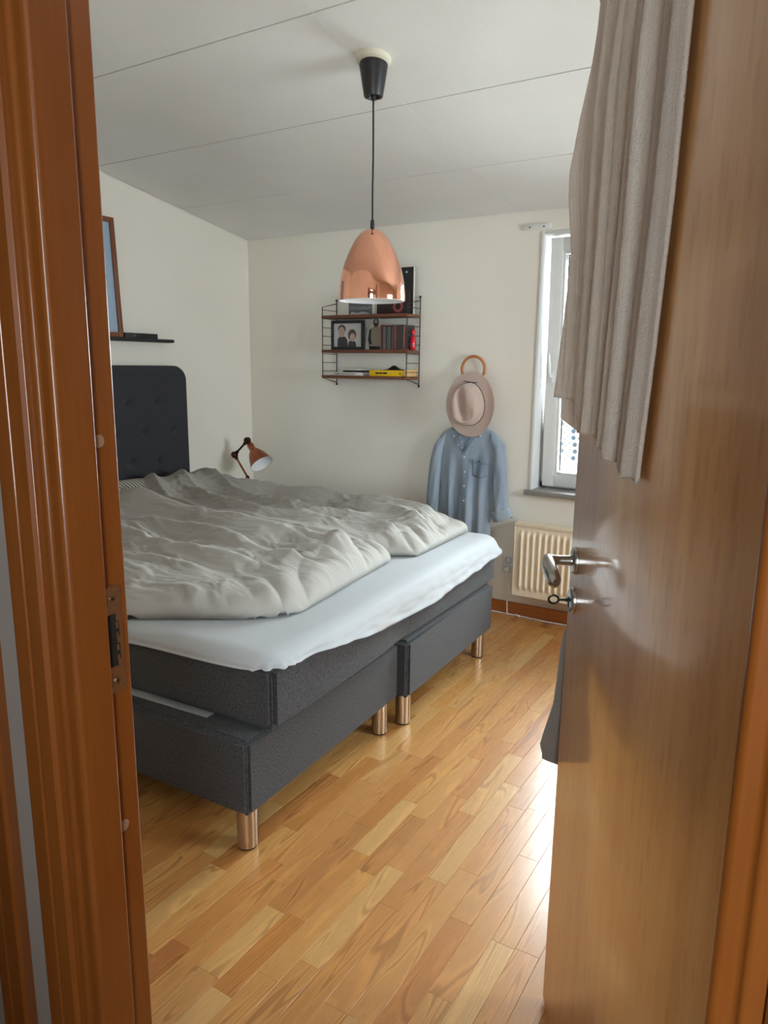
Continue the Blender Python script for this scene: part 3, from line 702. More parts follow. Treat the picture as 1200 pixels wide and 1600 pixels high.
def duvet(near, far, nu, nv, loft, zb, edge_w, ridges, wr_amp, seed, extra, bulge=0.022):
    A = smooth1(interp_edge(near, nu), 4); B = smooth1(interp_edge(far, nu), 4)
    t = np.linspace(0, 1, nv)[None, :, None]; G = A[:, None, :]*(1-t)+B[:, None, :]*t
    X, Y = G[..., 0], G[..., 1]
    # distance from the outline, in metres
    per = np.concatenate([A, B[::-1], A[:1]]); foot = np.stack([A[-1], B[-1]]); head = np.stack([A[0], B[0]])
    dn, _, _ = seg_dist(X, Y, [tuple(p) for p in A[::6]]+[tuple(A[-1])]); df, _, _ = seg_dist(X, Y, [tuple(p) for p in B[::6]]+[tuple(B[-1])])
    d0, _, _ = seg_dist(X, Y, [tuple(p) for p in foot]); d1, _, _ = seg_dist(X, Y, [tuple(p) for p in head])
    def rnd(d, w): q = np.clip(d/w, 0, 1); return np.clip(1-(1-q)**2.2, 0, 1)**0.5
    e = rnd(dn, edge_w[0])*rnd(df, edge_w[1])*rnd(d0, edge_w[2])*rnd(d1, edge_w[3])
    base = loft*(0.80+0.20*noise2(X*3+seed, Y*3.5+seed*2)*1.6)
    for px, amp, wf, wn in ridges: base = base+ridge(X, Y, px, 0, amp, wf, wn)
    wx = X+0.10*noise2(X*4+seed, Y*4); wy = Y+0.06*noise2(X*5, Y*5+seed)
    wr = (ridged(wx*2.3+seed, wy*9+wx*1.2, 3)**2-0.45)*0.020+(ridged(wx*6-wy*5, wy*18+seed, 2)**2-0.4)*0.011+(ridged(wx*19+wy*9, wy*34+seed*2, 2)-0.5)*0.0045
    mask = np.clip(0.55+0.9*noise2(X*2.6+9, Y*2.6+seed), 0.12, 1.2)
    base = base+1.35*wr*wr_amp*mask
    # gathered pleats at the foot end
    ang = np.arctan2(Y-B[-1, 1]*0.5-A[-1, 1]*0.5, 0.5)
    base = base+0.024*np.exp(-(d0/0.13)**2)*(np.abs(np.sin(Y*19+2.2*np.sin(Y*8+seed)+X*17))-0.6)*1.3
    base = base+extra(X, Y)
    Z = zb+e*base
    # belly: the sides bulge outwards a little above the sheet
    nA = (A-B); nA = nA/np.linalg.norm(nA, axis=1)[:, None]; nF = A[-1]-A[-2]; nF = nF/np.linalg.norm(nF)
    kb = bulge*np.sin(np.pi*np.clip(e, 0, 1))*(1+0.5*noise2(X*9+seed, Y*9))
    wn, wf, w0 = np.exp(-(dn/0.05)), np.exp(-(df/0.05)), np.exp(-(d0/0.06))
    X = X+kb*(nA[:, None, 0]*(wn-wf)+nF[0]*w0); Y = Y+kb*(nA[:, None, 1]*(wn-wf)+nF[1]*w0)
    P = np.stack([X, Y, Z], -1)
    return P, A, B
def duvet_obj(P, name, zb, label, loc):
    nu, nv = P.shape[:2]
    mb = MB(); mb.grid([tuple(p) for p in P.reshape(-1, 3)], nu, nv)
    ob = mb.build(name, M['linen'], None, loc=loc, angle=180)
    so = ob.modifiers.new('thickness', 'SOLIDIFY'); so.thickness = 0.006; so.offset = -1
    return tag(ob, label, 'duvet', 'linen duvets on the bed')

pil = lambda X, Y: 0.0*X
# far duvet
far_r = [([(-3.2, 3.08), (-2.58, 3.12), (-2.11, 3.08), (-1.73, 3.06), (-1.5, 3.0)], 0.042, 0.06, 0.10),
         ([(-3.3, 2.98), (-2.68, 2.66), (-2.23, 2.54), (-1.89, 2.62)], 0.036, 0.04, 0.06),
         ([(-3.25, 3.1), (-2.55, 2.85), (-2.09, 2.74), (-1.8, 2.84)], 0.036, 0.04, 0.06),
         ([(-3.3, 2.78), (-2.83, 2.52), (-2.45, 2.41), (-2.0, 2.44)], 0.036, 0.04, 0.05),
         ([(-3.3, 2.58), (-3.0, 2.42), (-2.7, 2.34)], 0.030, 0.035, 0.04),
         ([(-2.1, 2.93), (-1.75, 2.94), (-1.55, 2.86)], 0.022, 0.04, 0.04),
         ([(-2.0, 2.55), (-1.7, 2.66), (-1.55, 2.66)], 0.020, 0.04, 0.04)]
def hump(X, Y): return 0.075*np.exp(-(((X+3.12)/0.24)**2+((Y-2.84)/0.34)**2)) + 0.03*np.exp(-(((X+3.15)/0.25)**2+((Y-2.25)/0.3)**2))
P2, _, _ = duvet([(-3.28, 2.02), (-2.6, 2.14), (-2.0, 2.34), (-1.62, 2.50), (-1.44, 2.63)], [(-3.28, 3.12), (-2.8, 3.19), (-2.2, 3.22), (-1.6, 3.22), (-1.46, 3.17)], 330, 240, 0.100, 0.606, (0.08, 0.08, 0.14, 0.03), far_r, 1.0, 4.2, hump)
duvet_obj(P2, 'duvet', 0.602, 'crumpled grey linen duvet on the window side of the bed', (-2.3, 2.7, 0.602))
# near duvet
near_r = [([(-3.05, 2.32), (-2.46, 2.25), (-1.9, 2.20), (-1.62, 2.26), (-1.5, 2.22)], 0.058, 0.05, 0.13),
          ([(-2.6, 2.09), (-2.19, 2.08), (-1.76, 1.98), (-1.52, 2.0)], 0.032, 0.035, 0.08),
          ([(-2.9, 1.98), (-2.48, 1.93), (-2.2, 1.84), (-1.95, 1.85), (-1.65, 1.88)], 0.034, 0.06, 0.05),
          ([(-2.6, 1.72), (-2.3, 1.69), (-2.0, 1.72), (-1.75, 1.73)], 0.016, 0.03, 0.03),
          ([(-2.3, 1.59), (-2.1, 1.61), (-1.9, 1.60)], 0.014, 0.03, 0.03)]
def hump1(X, Y): return 0.05*np.exp(-(((X+3.10)/0.30)**2+((Y-1.85)/0.40)**2))
P1, _, _ = duvet([(-3.10, 1.40), (-2.4, 1.395), (-2.0, 1.405), (-1.82, 1.448), (-1.61, 1.587), (-1.49, 1.665), (-1.43, 1.735), (-1.415, 1.80)], [(-3.10, 2.28), (-2.6, 2.38), (-2.1, 2.50), (-1.7, 2.53), (-1.50, 2.49)], 330, 240, 0.100, 0.606, (0.085, 0.060, 0.14, 0.05), near_r, 1.0, 11.7, hump1)
# the near duvet lies over the edge of the far one
inside = np.clip((P1[..., 1]-(2.02+0.33*(P1[..., 0]+3.28)/1.2))/0.12, 0, 1)*np.clip((-1.62-P1[..., 0])/0.15, 0, 1)
P1[..., 2] += 0.030*inside
duvet_obj(P1, 'duvet', 0.602, 'crumpled grey linen duvet on the door side of the bed', (-2.2, 1.9, 0.602))

def pillow(name, cx, cy, rz, lx, ly, h, mat, label, tilt, zb=0.612):
    n_ = 40; P = []
    for i in range(n_):
        for j in range(n_):
            u = -1+2*i/(n_-1); v = -1+2*j/(n_-1)
            e = ((1-abs(u)**3.0)*(1-abs(v)**3.0))**0.5
            P.append((u*lx*(1-0.06*v*v), v*ly*(1-0.06*u*u), h*e))
    mb = MB(); mb.grid(P, n_, n_); mb.grid([(a_, b_, -c*0.55) for a_, b_, c in P], n_, n_)
    mb.v = [tuple(Matrix.Rotation(rz, 4, 'Z') @ Matrix.Rotation(tilt, 4, 'Y') @ V(*p)) for p in mb.v]
    ob = mb.build(name, mat, None, local=True, angle=180); zmin = min(v[2] for v in mb.v)
    ob.location = (cx, cy, zb-zmin); return tag(ob, label, 'pillow', 'pillows against the headboard')
pillow('pillow', -3.13, 2.50, rad(2), 0.13, 0.30, 0.085, M['ticking'], 'striped pillow peeking out between duvet and headboard', rad(24))

# ------------------------------------------------------------------ nightstand and bedside lamp in the corner
ns = thing('nightstand', (-3.16, 3.50, 0), 'small white bedside table in the corner behind the bed', 'nightstand')
nb = MB()
for bx in ((-3.38, -3.00, 3.30, 3.72, 0.525, 0.55), (-3.37, -3.01, 3.31, 3.71, 0.30, 0.32)): nb.box(*bx, 0.003)
nb.build('top', M['window_white'], ns)
for xx in (-3.36, -3.025):
    for yy_ in (3.325, 3.695): MB().box(xx-.012, xx+.012, yy_-.012, yy_+.012, 0, 0.525, 0.002).build('leg', M['window_white'], ns)
YLAMP = 3.50
lp = thing('bedside_lamp', (-3.165, YLAMP, 0.55), 'jointed copper bedside lamp with a bell shade', 'lamp')
L = lambda x, y, dy=0: at(x, y, 1, YLAMP+dy)
foot = L(390, 751); elbow = L(366.5, 710.5); head = L(386.5, 688.5)
MB().lathe([(0.0001, 0.020), (0.012, 0.019), (0.060, 0.012), (0.066, 0.006), (0.066, 0.0), (0.0001, 0.0)], (foot.x, YLAMP, 0.5505), (0, 0, 1), 32).build('base', M['antique_dark'], lp)
MB().tube([(foot.x, YLAMP, 0.565), (foot.x, YLAMP, foot.z)], 0.008, 12).build('stem', M['antique_dark'], lp)
def joint(p, r, name='joint'):
    return MB().lathe([(0.0001, -0.016), (r*0.7, -0.016), (r, -0.010), (r, 0.010), (r*0.7, 0.016), (0.0001, 0.016)], p, (0, 1, 0), 20).build(name, M['antique_dark'], lp)
joint(foot, 0.011); joint(elbow, 0.0215); joint(head, 0.0225)
for a_, b_, mm in ((foot, elbow, 'antique_copper'), (elbow, head, 'antique_dark')):
    d = (b_-a_).normalized(); o = MB().tube([a_, b_], 0.0068, 12).build('arm', M[mm], lp)
    for e_, s in ((a_, 1), (b_, -1)): MB().tube([e_+d*s*0.018, e_+d*s*0.034], 0.0115, 12).build('collar', M['antique_dark'], o)
neck = L(393.5, 699.5); mouth = L(409.0, 725.0, -0.015); ax = (mouth-neck).normalized(); Ls = (mouth-neck).length
prof = [(0.0001, -0.028), (0.021, -0.028), (0.0215, -0.024), (0.0215, 0.016), (0.026, 0.022), (0.040, 0.040), (0.054, 0.068), (0.065, 0.100), (0.0745, Ls*0.98), (0.0755, Ls)]
inn = [(r-0.0015, h) for r, h in prof[:3:-1]]
shade = MB().lathe(prof, neck, ax, 40).build('shade', M['antique_copper'], lp, angle=50)
MB().lathe(inn, neck-ax*0.0006, ax, 40).build('shade_lining', M['lamp_white'], shade, angle=60)
MB().tube([head, neck-ax*0.026], 0.007, 10).build('swivel', M['antique_dark'], lp)
MB().tube([(foot.x+.05, YLAMP+.02, 0.554), (foot.x+.09, YLAMP+.10, 0.554), (foot.x+.12, YLAMP+.19, 0.554), (foot.x+.13, YLAMP+.235, 0.5), (foot.x+.13, YLAMP+.25, 0.2)], 0.003, 8).build('cord', M['black'], lp)

# ------------------------------------------------------------------ pendant lamp
PC = V(-1.483, 2.319, 0); PZ = ceil_z(PC.y)
pd = thing('pendant_lamp', (PC.x, PC.y, PZ), 'polished copper egg-shaped pendant lamp on a black cord', 'pendant lamp')
cn = V(0, -CEIL_S, -1).normalized()
MB().lathe([(0.0001, -0.002), (0.060, -0.002), (0.061, 0.004), (0.059, 0.016), (0.050, 0.021), (0.0001, 0.022)], (PC.x, PC.y, PZ), cn, 40).build('ceiling_rose', M['ivory'], pd)
MB().lathe([(0.0001, 0.008), (0.045, 0.010), (0.0495, 0.020), (0.0495, 0.026), (0.034, 0.118), (0.032, 0.124), (0.024, 0.124), (0.022, 0.116), (0.0001, 0.116)], (PC.x, PC.y, PZ), (0, 0, -1), 40).build('canopy_cup', M['black'], pd)
MB().tube([(PC.x, PC.y, PZ-0.11), (PC.x, PC.y, PZ-0.135)], [0.010, 0.0075], 14).build('cord_grip', M['black'], pd)
MB().tube([(PC.x, PC.y, PZ-0.12), (PC.x+.001, PC.y, 2.12), (PC.x-.0008, PC.y, 2.0), (PC.x, PC.y, 1.90)], 0.0034, 10).build('cord', M['black'], pd)
MB().tube([(PC.x, PC.y, 1.8785), (PC.x, PC.y, 1.897), (PC.x, PC.y, 1.910)], [0.0080, 0.0078, 0.0060], 14).build('shade_grip', M['black'], pd)
raw = [(0.0, 1.881), (0.007, 1.8809), (0.014, 1.8798), (0.024, 1.8765), (0.0456, 1.861), (0.062, 1.8415), (0.083, 1.803), (0.0995, 1.764), (0.111, 1.7255), (0.1185, 1.687), (0.1213, 1.655), (0.1218, 1.636), (0.1213, 1.6305)]
rz_ = np.array(raw); tq = np.linspace(0, 1, 60); ss = np.r_[0, np.cumsum(np.hypot(*np.diff(rz_, axis=0).T))]; ss /= ss[-1]
pr = np.interp(tq, ss, rz_[:, 0]); pz = np.interp(tq, ss, rz_[:, 1])
for _ in range(3): pr[1:-1] = (pr[:-2]+2*pr[1:-1]+pr[2:])/4; pz[1:-1] = (pz[:-2]+2*pz[1:-1]+pz[2:])/4
prof = [(max(a_, 0.0001), b_) for a_, b_ in zip(pr, pz)]
shd = MB().lathe(prof+[(prof[-1][0]-.0015, prof[-1][1]-.0002)], (PC.x, PC.y, 0), (0, 0, 1), 96).build('shade', M['copper'], pd, angle=60)
MB().lathe([(max(a_-.002, 0.0001), b_-0.0012) for a_, b_ in prof], (PC.x, PC.y, 0), (0, 0, 1), 64).build('shade_lining', M['lamp_white'], shd, angle=180)
MB().lathe([(0.0001, 0.06), (0.020, 0.06), (0.022, 0.02), (0.020, 0.0)], (PC.x, PC.y, 1.79), (0, 0, 1), 20).build('lamp_holder', M['lamp_white'], shd)

# ------------------------------------------------------------------ wire string shelf
SX0, SX1, SYF = -2.680, -2.092, 3.640
BZ = (1.680, 1.480, 1.329)
sh_t = thing('wall_shelf', (-2.386, YB, 1.28), 'small wire wall shelf with three walnut boards', 'shelf')
for xx in (SX0, SX1):
    yw, yf = YB-0.008, SYF
    pan_ = MB().tube([(xx, yw, 1.287), (xx, yw, 1.782)], 0.0033, 8).build('ladder_post', M['wire'], sh_t)
    MB().tube([(xx, yw, 1.292), (xx, yf, 1.322), (xx, yf, 1.738), (xx, yw, 1.768)], 0.0030, 8).build('ladder_loop', M['wire'], sh_t)
    for zq in np.arange(1.362, 1.74, 0.0515): MB().tube([(xx, yw, zq), (xx, yf, zq)], 0.0020, 6).build('rung', M['wire'], sh_t)
    for zq in (1.282, 1.787): MB().lathe([(0.0001, -0.0075), (0.005, -0.0055), (0.0072, 0), (0.005, 0.0055), (0.0001, 0.0075)], (xx, yw-.001, zq), (0, 0, 1), 14).build('end_ball', M['wire'], sh_t)
for zq in BZ:
    bo = MB().box(SX0-0.004, SX1-0.024, SYF-0.006, YB-0.010, zq-0.009, zq+0.009, 0.0025).build('board', M['walnut'], sh_t)
    MB().box(SX1-0.024, SX1+0.004, SYF-0.005, YB-0.010, zq-0.009, zq+0.006, 0.002).build('board_end', M['walnut'], bo)
    for yq in (SYF+.012, SYF+.055, SYF+.11): MB().box(SX1+.0035, SX1+.0055, yq, yq+.024, zq-.005, zq+.005).build('clip', M['frame_wood'], bo)
T1, T2, T3 = [z+0.0092 for z in BZ]

def text_mesh(body, size, mat, parent, Mx, name='lettering'):
    cu = bpy.data.curves.new('t', 'FONT'); cu.body = body; cu.size = size; cu.extrude = 0.0002; cu.align_x = 'CENTER'
    ob = bpy.data.objects.new('t', cu); COL.objects.link(ob); dg = bpy.context.evaluated_depsgraph_get()
    me = bpy.data.meshes.new_from_object(ob.evaluated_get(dg)); bpy.data.objects.remove(ob); me.name = name
    o_ = ORG[parent.name]; me.transform(Matrix.Translation(-o_) @ Mx); me.materials.clear(); me.materials.append(mat)
    no = bpy.data.objects.new(name, me); COL.objects.link(no); no.parent = parent; ORG[no.name] = o_; return no
FACE = lambda x, y, z: Matrix.Translation(V(x, y, z)) @ Matrix.Rotation(rad(90), 4, 'X')
def ell(cx, cz, a_, b_, n_=18): return [(cx+a_*math.cos(2*math.pi*i/n_), cz+b_*math.sin(2*math.pi*i/n_)) for i in range(n_)]
def printed(parent, name, pts, y, mat): return MB().prism([V(px_, y, pz_) for px_, pz_ in pts], (0, -0.0003, 0)).build(name, mat, parent, smooth=False)

# top board: face-out grey book, dark red book, tall black record sleeve
bk = thing('book', (-2.45, 3.72, T1), 'grey book facing out on the top board, under the copper pendant', 'book', group='books on the wire shelf')
MB().box(-2.545, -2.380, 3.722, 3.736, T1, T1+.115, 0.001).build('cover', M['book_grey'], bk)
MB().box(-2.382, -2.366, 3.724, 3.738, T1, T1+.112, 0.001).build('pages', M['paper'], bk)
printed(bk, 'printed_photo', [(-2.540, T1+.003), (-2.386, T1+.003), (-2.40, T1+.012), (-2.44, T1+.022), (-2.49, T1+.015), (-2.52, T1+.024)], 3.7218, M['ink_grey'])
text_mesh('STOCKHOLM', 0.024, M['ink_grey'], bk, FACE(-2.462, 3.7215, T1+.034))
bk = thing('book', (-2.22, 3.73, T1), 'dark red book lying back on the top board, beside the grey book', 'book', group='books on the wire shelf')
MB().box(-2.350, -2.130, 3.728, 3.744, T1, T1+.135, 0.001).build('cover', M['book_dark'], bk)
MB().lathe([(0.018, 0.0), (0.018, 0.0006), (0.034, 0.0006), (0.034, 0)], (-2.205, 3.728, T1+.045), (0, -1, 0), 28).build('printed_ring', M['ink_red'], bk)
MB().box(-2.362, -2.350, 3.730, 3.744, T1, T1+.132, 0.001).build('pages', M['paper'], bk)
bk = thing('book', (-2.17, 3.765, T1), 'tall black album standing at the end of the top board', 'album', group='books on the wire shelf')
MB().box(-2.330, -2.120, 3.752, 3.768, T1, T1+.262, 0.001).build('cover', M['book_black'], bk)
MB().box(-2.120, -2.1165, 3.752, 3.768, T1, T1+.262, 0.0005).build('pages', M['paper'], bk)
printed(bk, 'printed_mark', ell(-2.165, T1+.235, .008, .006), 3.7518, M['ink_grey'])
# middle board: framed photograph, cut-out photograph, two boxes of discs, red bottle
pf = thing('framed_photograph', (-2.49, 3.70, T2), 'black framed photograph of two children on the middle board', 'photo frame')
fx0, fx1, fz0, fz1, fy = -2.648, -2.412, T2, T2+.172, 3.682
for bx in ((fx0, fx0+.018, fz0, fz1), (fx1-.018, fx1, fz0, fz1), (fx0+.018, fx1-.018, fz0, fz0+.018), (fx0+.018, fx1-.018, fz1-.018, fz1)):
    MB().box(bx[0], bx[1], fy, fy+.018, bx[2], bx[3], 0.002).build('frame_bar', M['black_paint'], pf)
ph = MB().box(fx0+.018, fx1-.018, fy+.008, fy+.012, fz0+.018, fz1-.018).build('photograph', M['photo_bg'], pf)
yp = fy+.0078
c1, c2x = -2.566, -2.497
printed(ph, 'printed_jumper', [(c1-.038, fz0+.018), (c1-.038, fz0+.062), (c1-.022, fz0+.078), (c1+.016, fz0+.078), (c1+.032, fz0+.060), (c1+.040, fz0+.018)], yp, M['knit'])
printed(ph, 'printed_jumper', [(c2x-.030, fz0+.018), (c2x-.026, fz0+.046), (c2x-.008, fz0+.056), (c2x+.010, fz0+.056), (c2x+.026, fz0+.042), (c2x+.030, fz0+.018)], yp-.0004, M['knit'])
printed(ph, 'printed_hair', ell(c1-.006, fz0+.122, .028, .026), yp-.0003, M['hair']); printed(ph, 'printed_face', ell(c1-.008, fz0+.104, .023, .031), yp-.0007, M['skin'])
printed(ph, 'printed_hair', ell(c2x, fz0+.086, .030, .034), yp-.0007, M['hair']); printed(ph, 'printed_face', ell(c2x+.003, fz0+.072, .020, .024), yp-.0011, M['skin'])
ct = thing('photo_print', (-2.35, 3.72, T2), 'black and white cut-out photograph of a bearded man on the middle board', 'photograph')
cy_ = 3.715; cxm = -2.345
card = MB().prism([V(cxm-.085, cy_, T2), V(cxm+.045, cy_, T2), V(cxm+.045, cy_, T2+.05), V(cxm+.055, cy_, T2+.13), V(cxm+.022, cy_, T2+.150), V(cxm+.022, cy_, T2+.186), V(cxm-.022, cy_, T2+.186), V(cxm-.022, cy_, T2+.150), V(cxm-.052, cy_, T2+.13), V(cxm-.066, cy_, T2+.06)], (0, 0.002, 0)).build('card', M['paper'], ct, smooth=False)
printed(card, 'printed_torso', [(cxm-.050, T2+.015), (cxm+.040, T2+.015), (cxm+.038, T2+.06), (cxm+.048, T2+.118), (cxm+.016, T2+.136), (cxm-.014, T2+.136), (cxm-.046, T2+.118), (cxm-.056, T2+.06)], cy_-.0002, M['mono_skin'])
printed(card, 'printed_arm', [(cxm-.056, T2+.06), (cxm-.046, T2+.118), (cxm-.034, T2+.120), (cxm-.036, T2+.07), (cxm-.028, T2+.035), (cxm-.044, T2+.030)], cy_-.0006, M['mono_dark'])
printed(card, 'printed_trousers', [(cxm-.046, T2), (cxm+.036, T2), (cxm+.038, T2+.02), (cxm-.048, T2+.022)], cy_-.0006, M['mono_dark'])
printed(card, 'printed_hair', ell(cxm, T2+.158, .020, .027), cy_-.0006, M['mono_dark']); printed(card, 'printed_face', ell(cxm, T2+.160, .012, .018), cy_-.0010, M['mono_skin'])
printed(card, 'printed_beard', ell(cxm, T2+.145, .011, .010), cy_-.0013, M['mono_dark'])
def discs(xa, wd, h, label, cover):
    t = thing('disc_box', (xa+wd/2, 3.70, T2), label, 'disc box', group='boxes of discs on the middle board')
    y0_ = 3.668
    MB().box(xa, xa+wd, y0_+.008, y0_+.12, T2, T2+.003).build('bottom', M['cd_red'], t)
    MB().box(xa, xa+wd, y0_, y0_+.12, T2+h-.003, T2+h).build('top', M['cd_red' if not cover else 'cd_smoke'], t)
    for q in (xa, xa+wd-.004):
        sd = MB().box(q, q+.004, y0_+.004, y0_+.12, T2+.003, T2+h-.003).build('side', M['cd_smoke'], t)
        MB().box(q-.0005, q+.0045, y0_, y0_+.004, T2+.003, T2+h-.003).build('edge', M['cd_red'], sd)
    if cover: MB().box(xa+.005, xa+wd-.005, y0_+.002, y0_+.115, T2+.003, T2+h-.003).build('sleeve', M['cd_smoke'], t)
    else:
        q = xa+.0055; i = 0
        while q+.0095 < xa+wd-.0055:
            MB().box(q, q+.0092, y0_+.004+.003*((i*7) % 3), y0_+.115, T2+.0032, T2+h-.006).build('disc_case', M[('cd_smoke', 'cd_light', 'cd_grey')[(i*5) % 3]], t); q += .0102; i += 1
discs(-2.288, 0.100, 0.138, 'red-edged box of upright discs on the middle board', False)
discs(-2.184, 0.058, 0.138, 'dark red-edged disc box next to the red bottle', True)
rb = thing('red_bottle', (-2.106, 3.735, T2), 'glossy red bottle at the end of the middle board', 'bottle')
MB().lathe([(0.0001, 0.0), (0.015, 0.001), (0.0175, 0.012), (0.0175, 0.045), (0.0150, 0.066), (0.0090, 0.080), (0.0110, 0.088), (0.0135, 0.098), (0.0120, 0.110), (0.0060, 0.117), (0.0001, 0.118)], (-2.106, 3.735, T2), (0, 0, 1), 24).build('body', M['red_glass'], rb)
# bottom board: stacked books, yellow book, dark cap, pale wooden box
def flatbook(xa, xb, za, zb, mat, label, ya_=3.655, yb__=3.765, name='book', marks=(), mk='ink'):
    t = thing(name, ((xa+xb)/2, (ya_+yb__)/2, za), label, 'book', group='books on the wire shelf')
    MB().box(xa, xb, ya_, yb__, za, zb, 0.0012).build('cover', M[mat], t)
    MB().box(xa+.002, xb-.002, ya_+.004, yb__+.002, za+.0022, zb-.0022).build('pages', M['paper'], t)
    for a_, b_ in marks:
        MB().box(a_, b_, ya_-.0004, ya_+.0004, za+(zb-za)*.35, za+(zb-za)*.65).build('spine_print', M[mk], t)
    return t
flatbook(-2.612, -2.406, T3, T3+.019, 'book_white', 'white paperback lying at the bottom of the small pile', marks=[(-2.60+.012*i, -2.60+.012*i+(.008 if i % 3 else .005)) for i in range(13)])
flatbook(-2.545, -2.420, T3+.0195, T3+.030, 'book_black', 'black thin book in the middle of the small pile', ya_=3.662)
flatbook(-2.545, -2.425, T3+.0305, T3+.040, 'book_white', 'thin grey-white book on top of the small pile', ya_=3.662, marks=[(-2.538, -2.44)], mk='ink_grey')
flatbook(-2.352, -2.118, T3, T3+.034, 'yellow', 'bright yellow book lying on the bottom board', marks=[(-2.31, -2.285), (-2.282, -2.262), (-2.258, -2.23), (-2.146, -2.139)], mk='ink')
cp = MB(); P = []
for i in range(25):
    for j in range(13):
        u = i/24; v = j/12; xx = -2.30+.18*u; yy_ = 3.69+.07*v
        P.append((xx, yy_, T3+.0345+.022*math.exp(-((u-.42)/.16)**2)*math.sin(math.pi*v)+.006*math.sin(math.pi*u)*math.sin(math.pi*v)))
cp.grid(P, 25, 13); o = cp.build('folded_cloth', M['book_black'], None, loc=(-2.21, 3.725, T3+.0345), angle=180); tag(o, 'small dark crumpled cloth lying on the yellow book', 'cloth')
so = o.modifiers.new('thickness', 'SOLIDIFY'); so.thickness = .002; so.offset = 1
wb = thing('wooden_box', (-2.10, 3.72, T3), 'pale wooden box at the right end of the bottom board', 'box')
MB().box(-2.114, -2.0975, 3.650, 3.775, T3, T3+.034, .001).build('body', M['pale_wood'], wb); MB().box(-2.115, -2.0970, 3.649, 3.776, T3+.034, T3+.038, .0008).build('lid', M['pale_wood'], wb)

# ------------------------------------------------------------------ picture ledge and picture on the headboard wall
lg = thing('picture_ledge', (XL, 2.50, 1.53), 'narrow black picture ledge above the headboard', 'ledge')
MB().box(XL, XL+.060, 1.95, 3.075, 1.515, 1.527, .0015).build('ledge_board', M['black_paint'], lg)
MB().box(XL, XL+.010, 1.95, 3.075, 1.527, 1.535, .001).build('ledge_back', M['black_paint'], lg)
MB().box(XL+.052, XL+.060, 1.95, 3.075, 1.527, 1.533, .001).build('ledge_lip', M['black_paint'], lg)
fb = thing('black_box', (XL+.03, 2.8, 1.527), 'flat black box with a small rivet lying on the picture ledge', 'box')
MB().box(XL+.011, XL+.050, 2.735, 2.962, 1.5275, 1.561, .002).build('body', M['black'], fb)
MB().lathe([(0.0001, .002), (.0035, .001), (.0035, 0)], (XL+.050, 2.80, 1.546), (1, 0, 0), 10).build('rivet', M['chrome'], fb)
pic = thing('framed_picture', (XL+.05, 2.36, 1.535), 'framed picture leaning on the ledge above the headboard', 'picture', 0)
ORG[pic.name] = V(0, 0, 0)
pic.location = (XL+.050, 2.36, 1.5345); pic.rotation_euler = (0, rad(-2.6), 0)
PW, PH_ = 0.66, 0.62
for bx in ((-PW/2, -PW/2+.026, 0, PH_), (PW/2-.026, PW/2, 0, PH_), (-PW/2+.026, PW/2-.026, 0, .026), (-PW/2+.026, PW/2-.026, PH_-.026, PH_)):
    MB().box(-.022, 0, bx[0], bx[1], bx[2], bx[3], .0015).build('frame_bar', M['frame_wood'], pic)
MB().box(-.016, -.012, -PW/2+.02, PW/2-.02, .02, PH_-.02).build('print', M['art'], pic)
pic.location.x = XL+.051; pic.location.y = 2.725-PW/2

# ------------------------------------------------------------------ ring hook, hat, denim shirt
rg_ = thing('ring_hook', (-1.737, YB, 1.385), 'round bent-wood ring hook on the wall above the hat', 'hook')
MB().tube([(-1.737+.069*math.cos(a_), 3.772, 1.386+.069*math.sin(a_)) for a_ in [2*math.pi*i/48 for i in range(48)]], 0.0078, 12, closed=True).build('ring', M['bent_wood'], rg_)
MB().tube([(-1.737, YB, 1.317), (-1.737, 3.765, 1.317)], 0.006, 10).build('peg', M['bent_wood'], rg_)

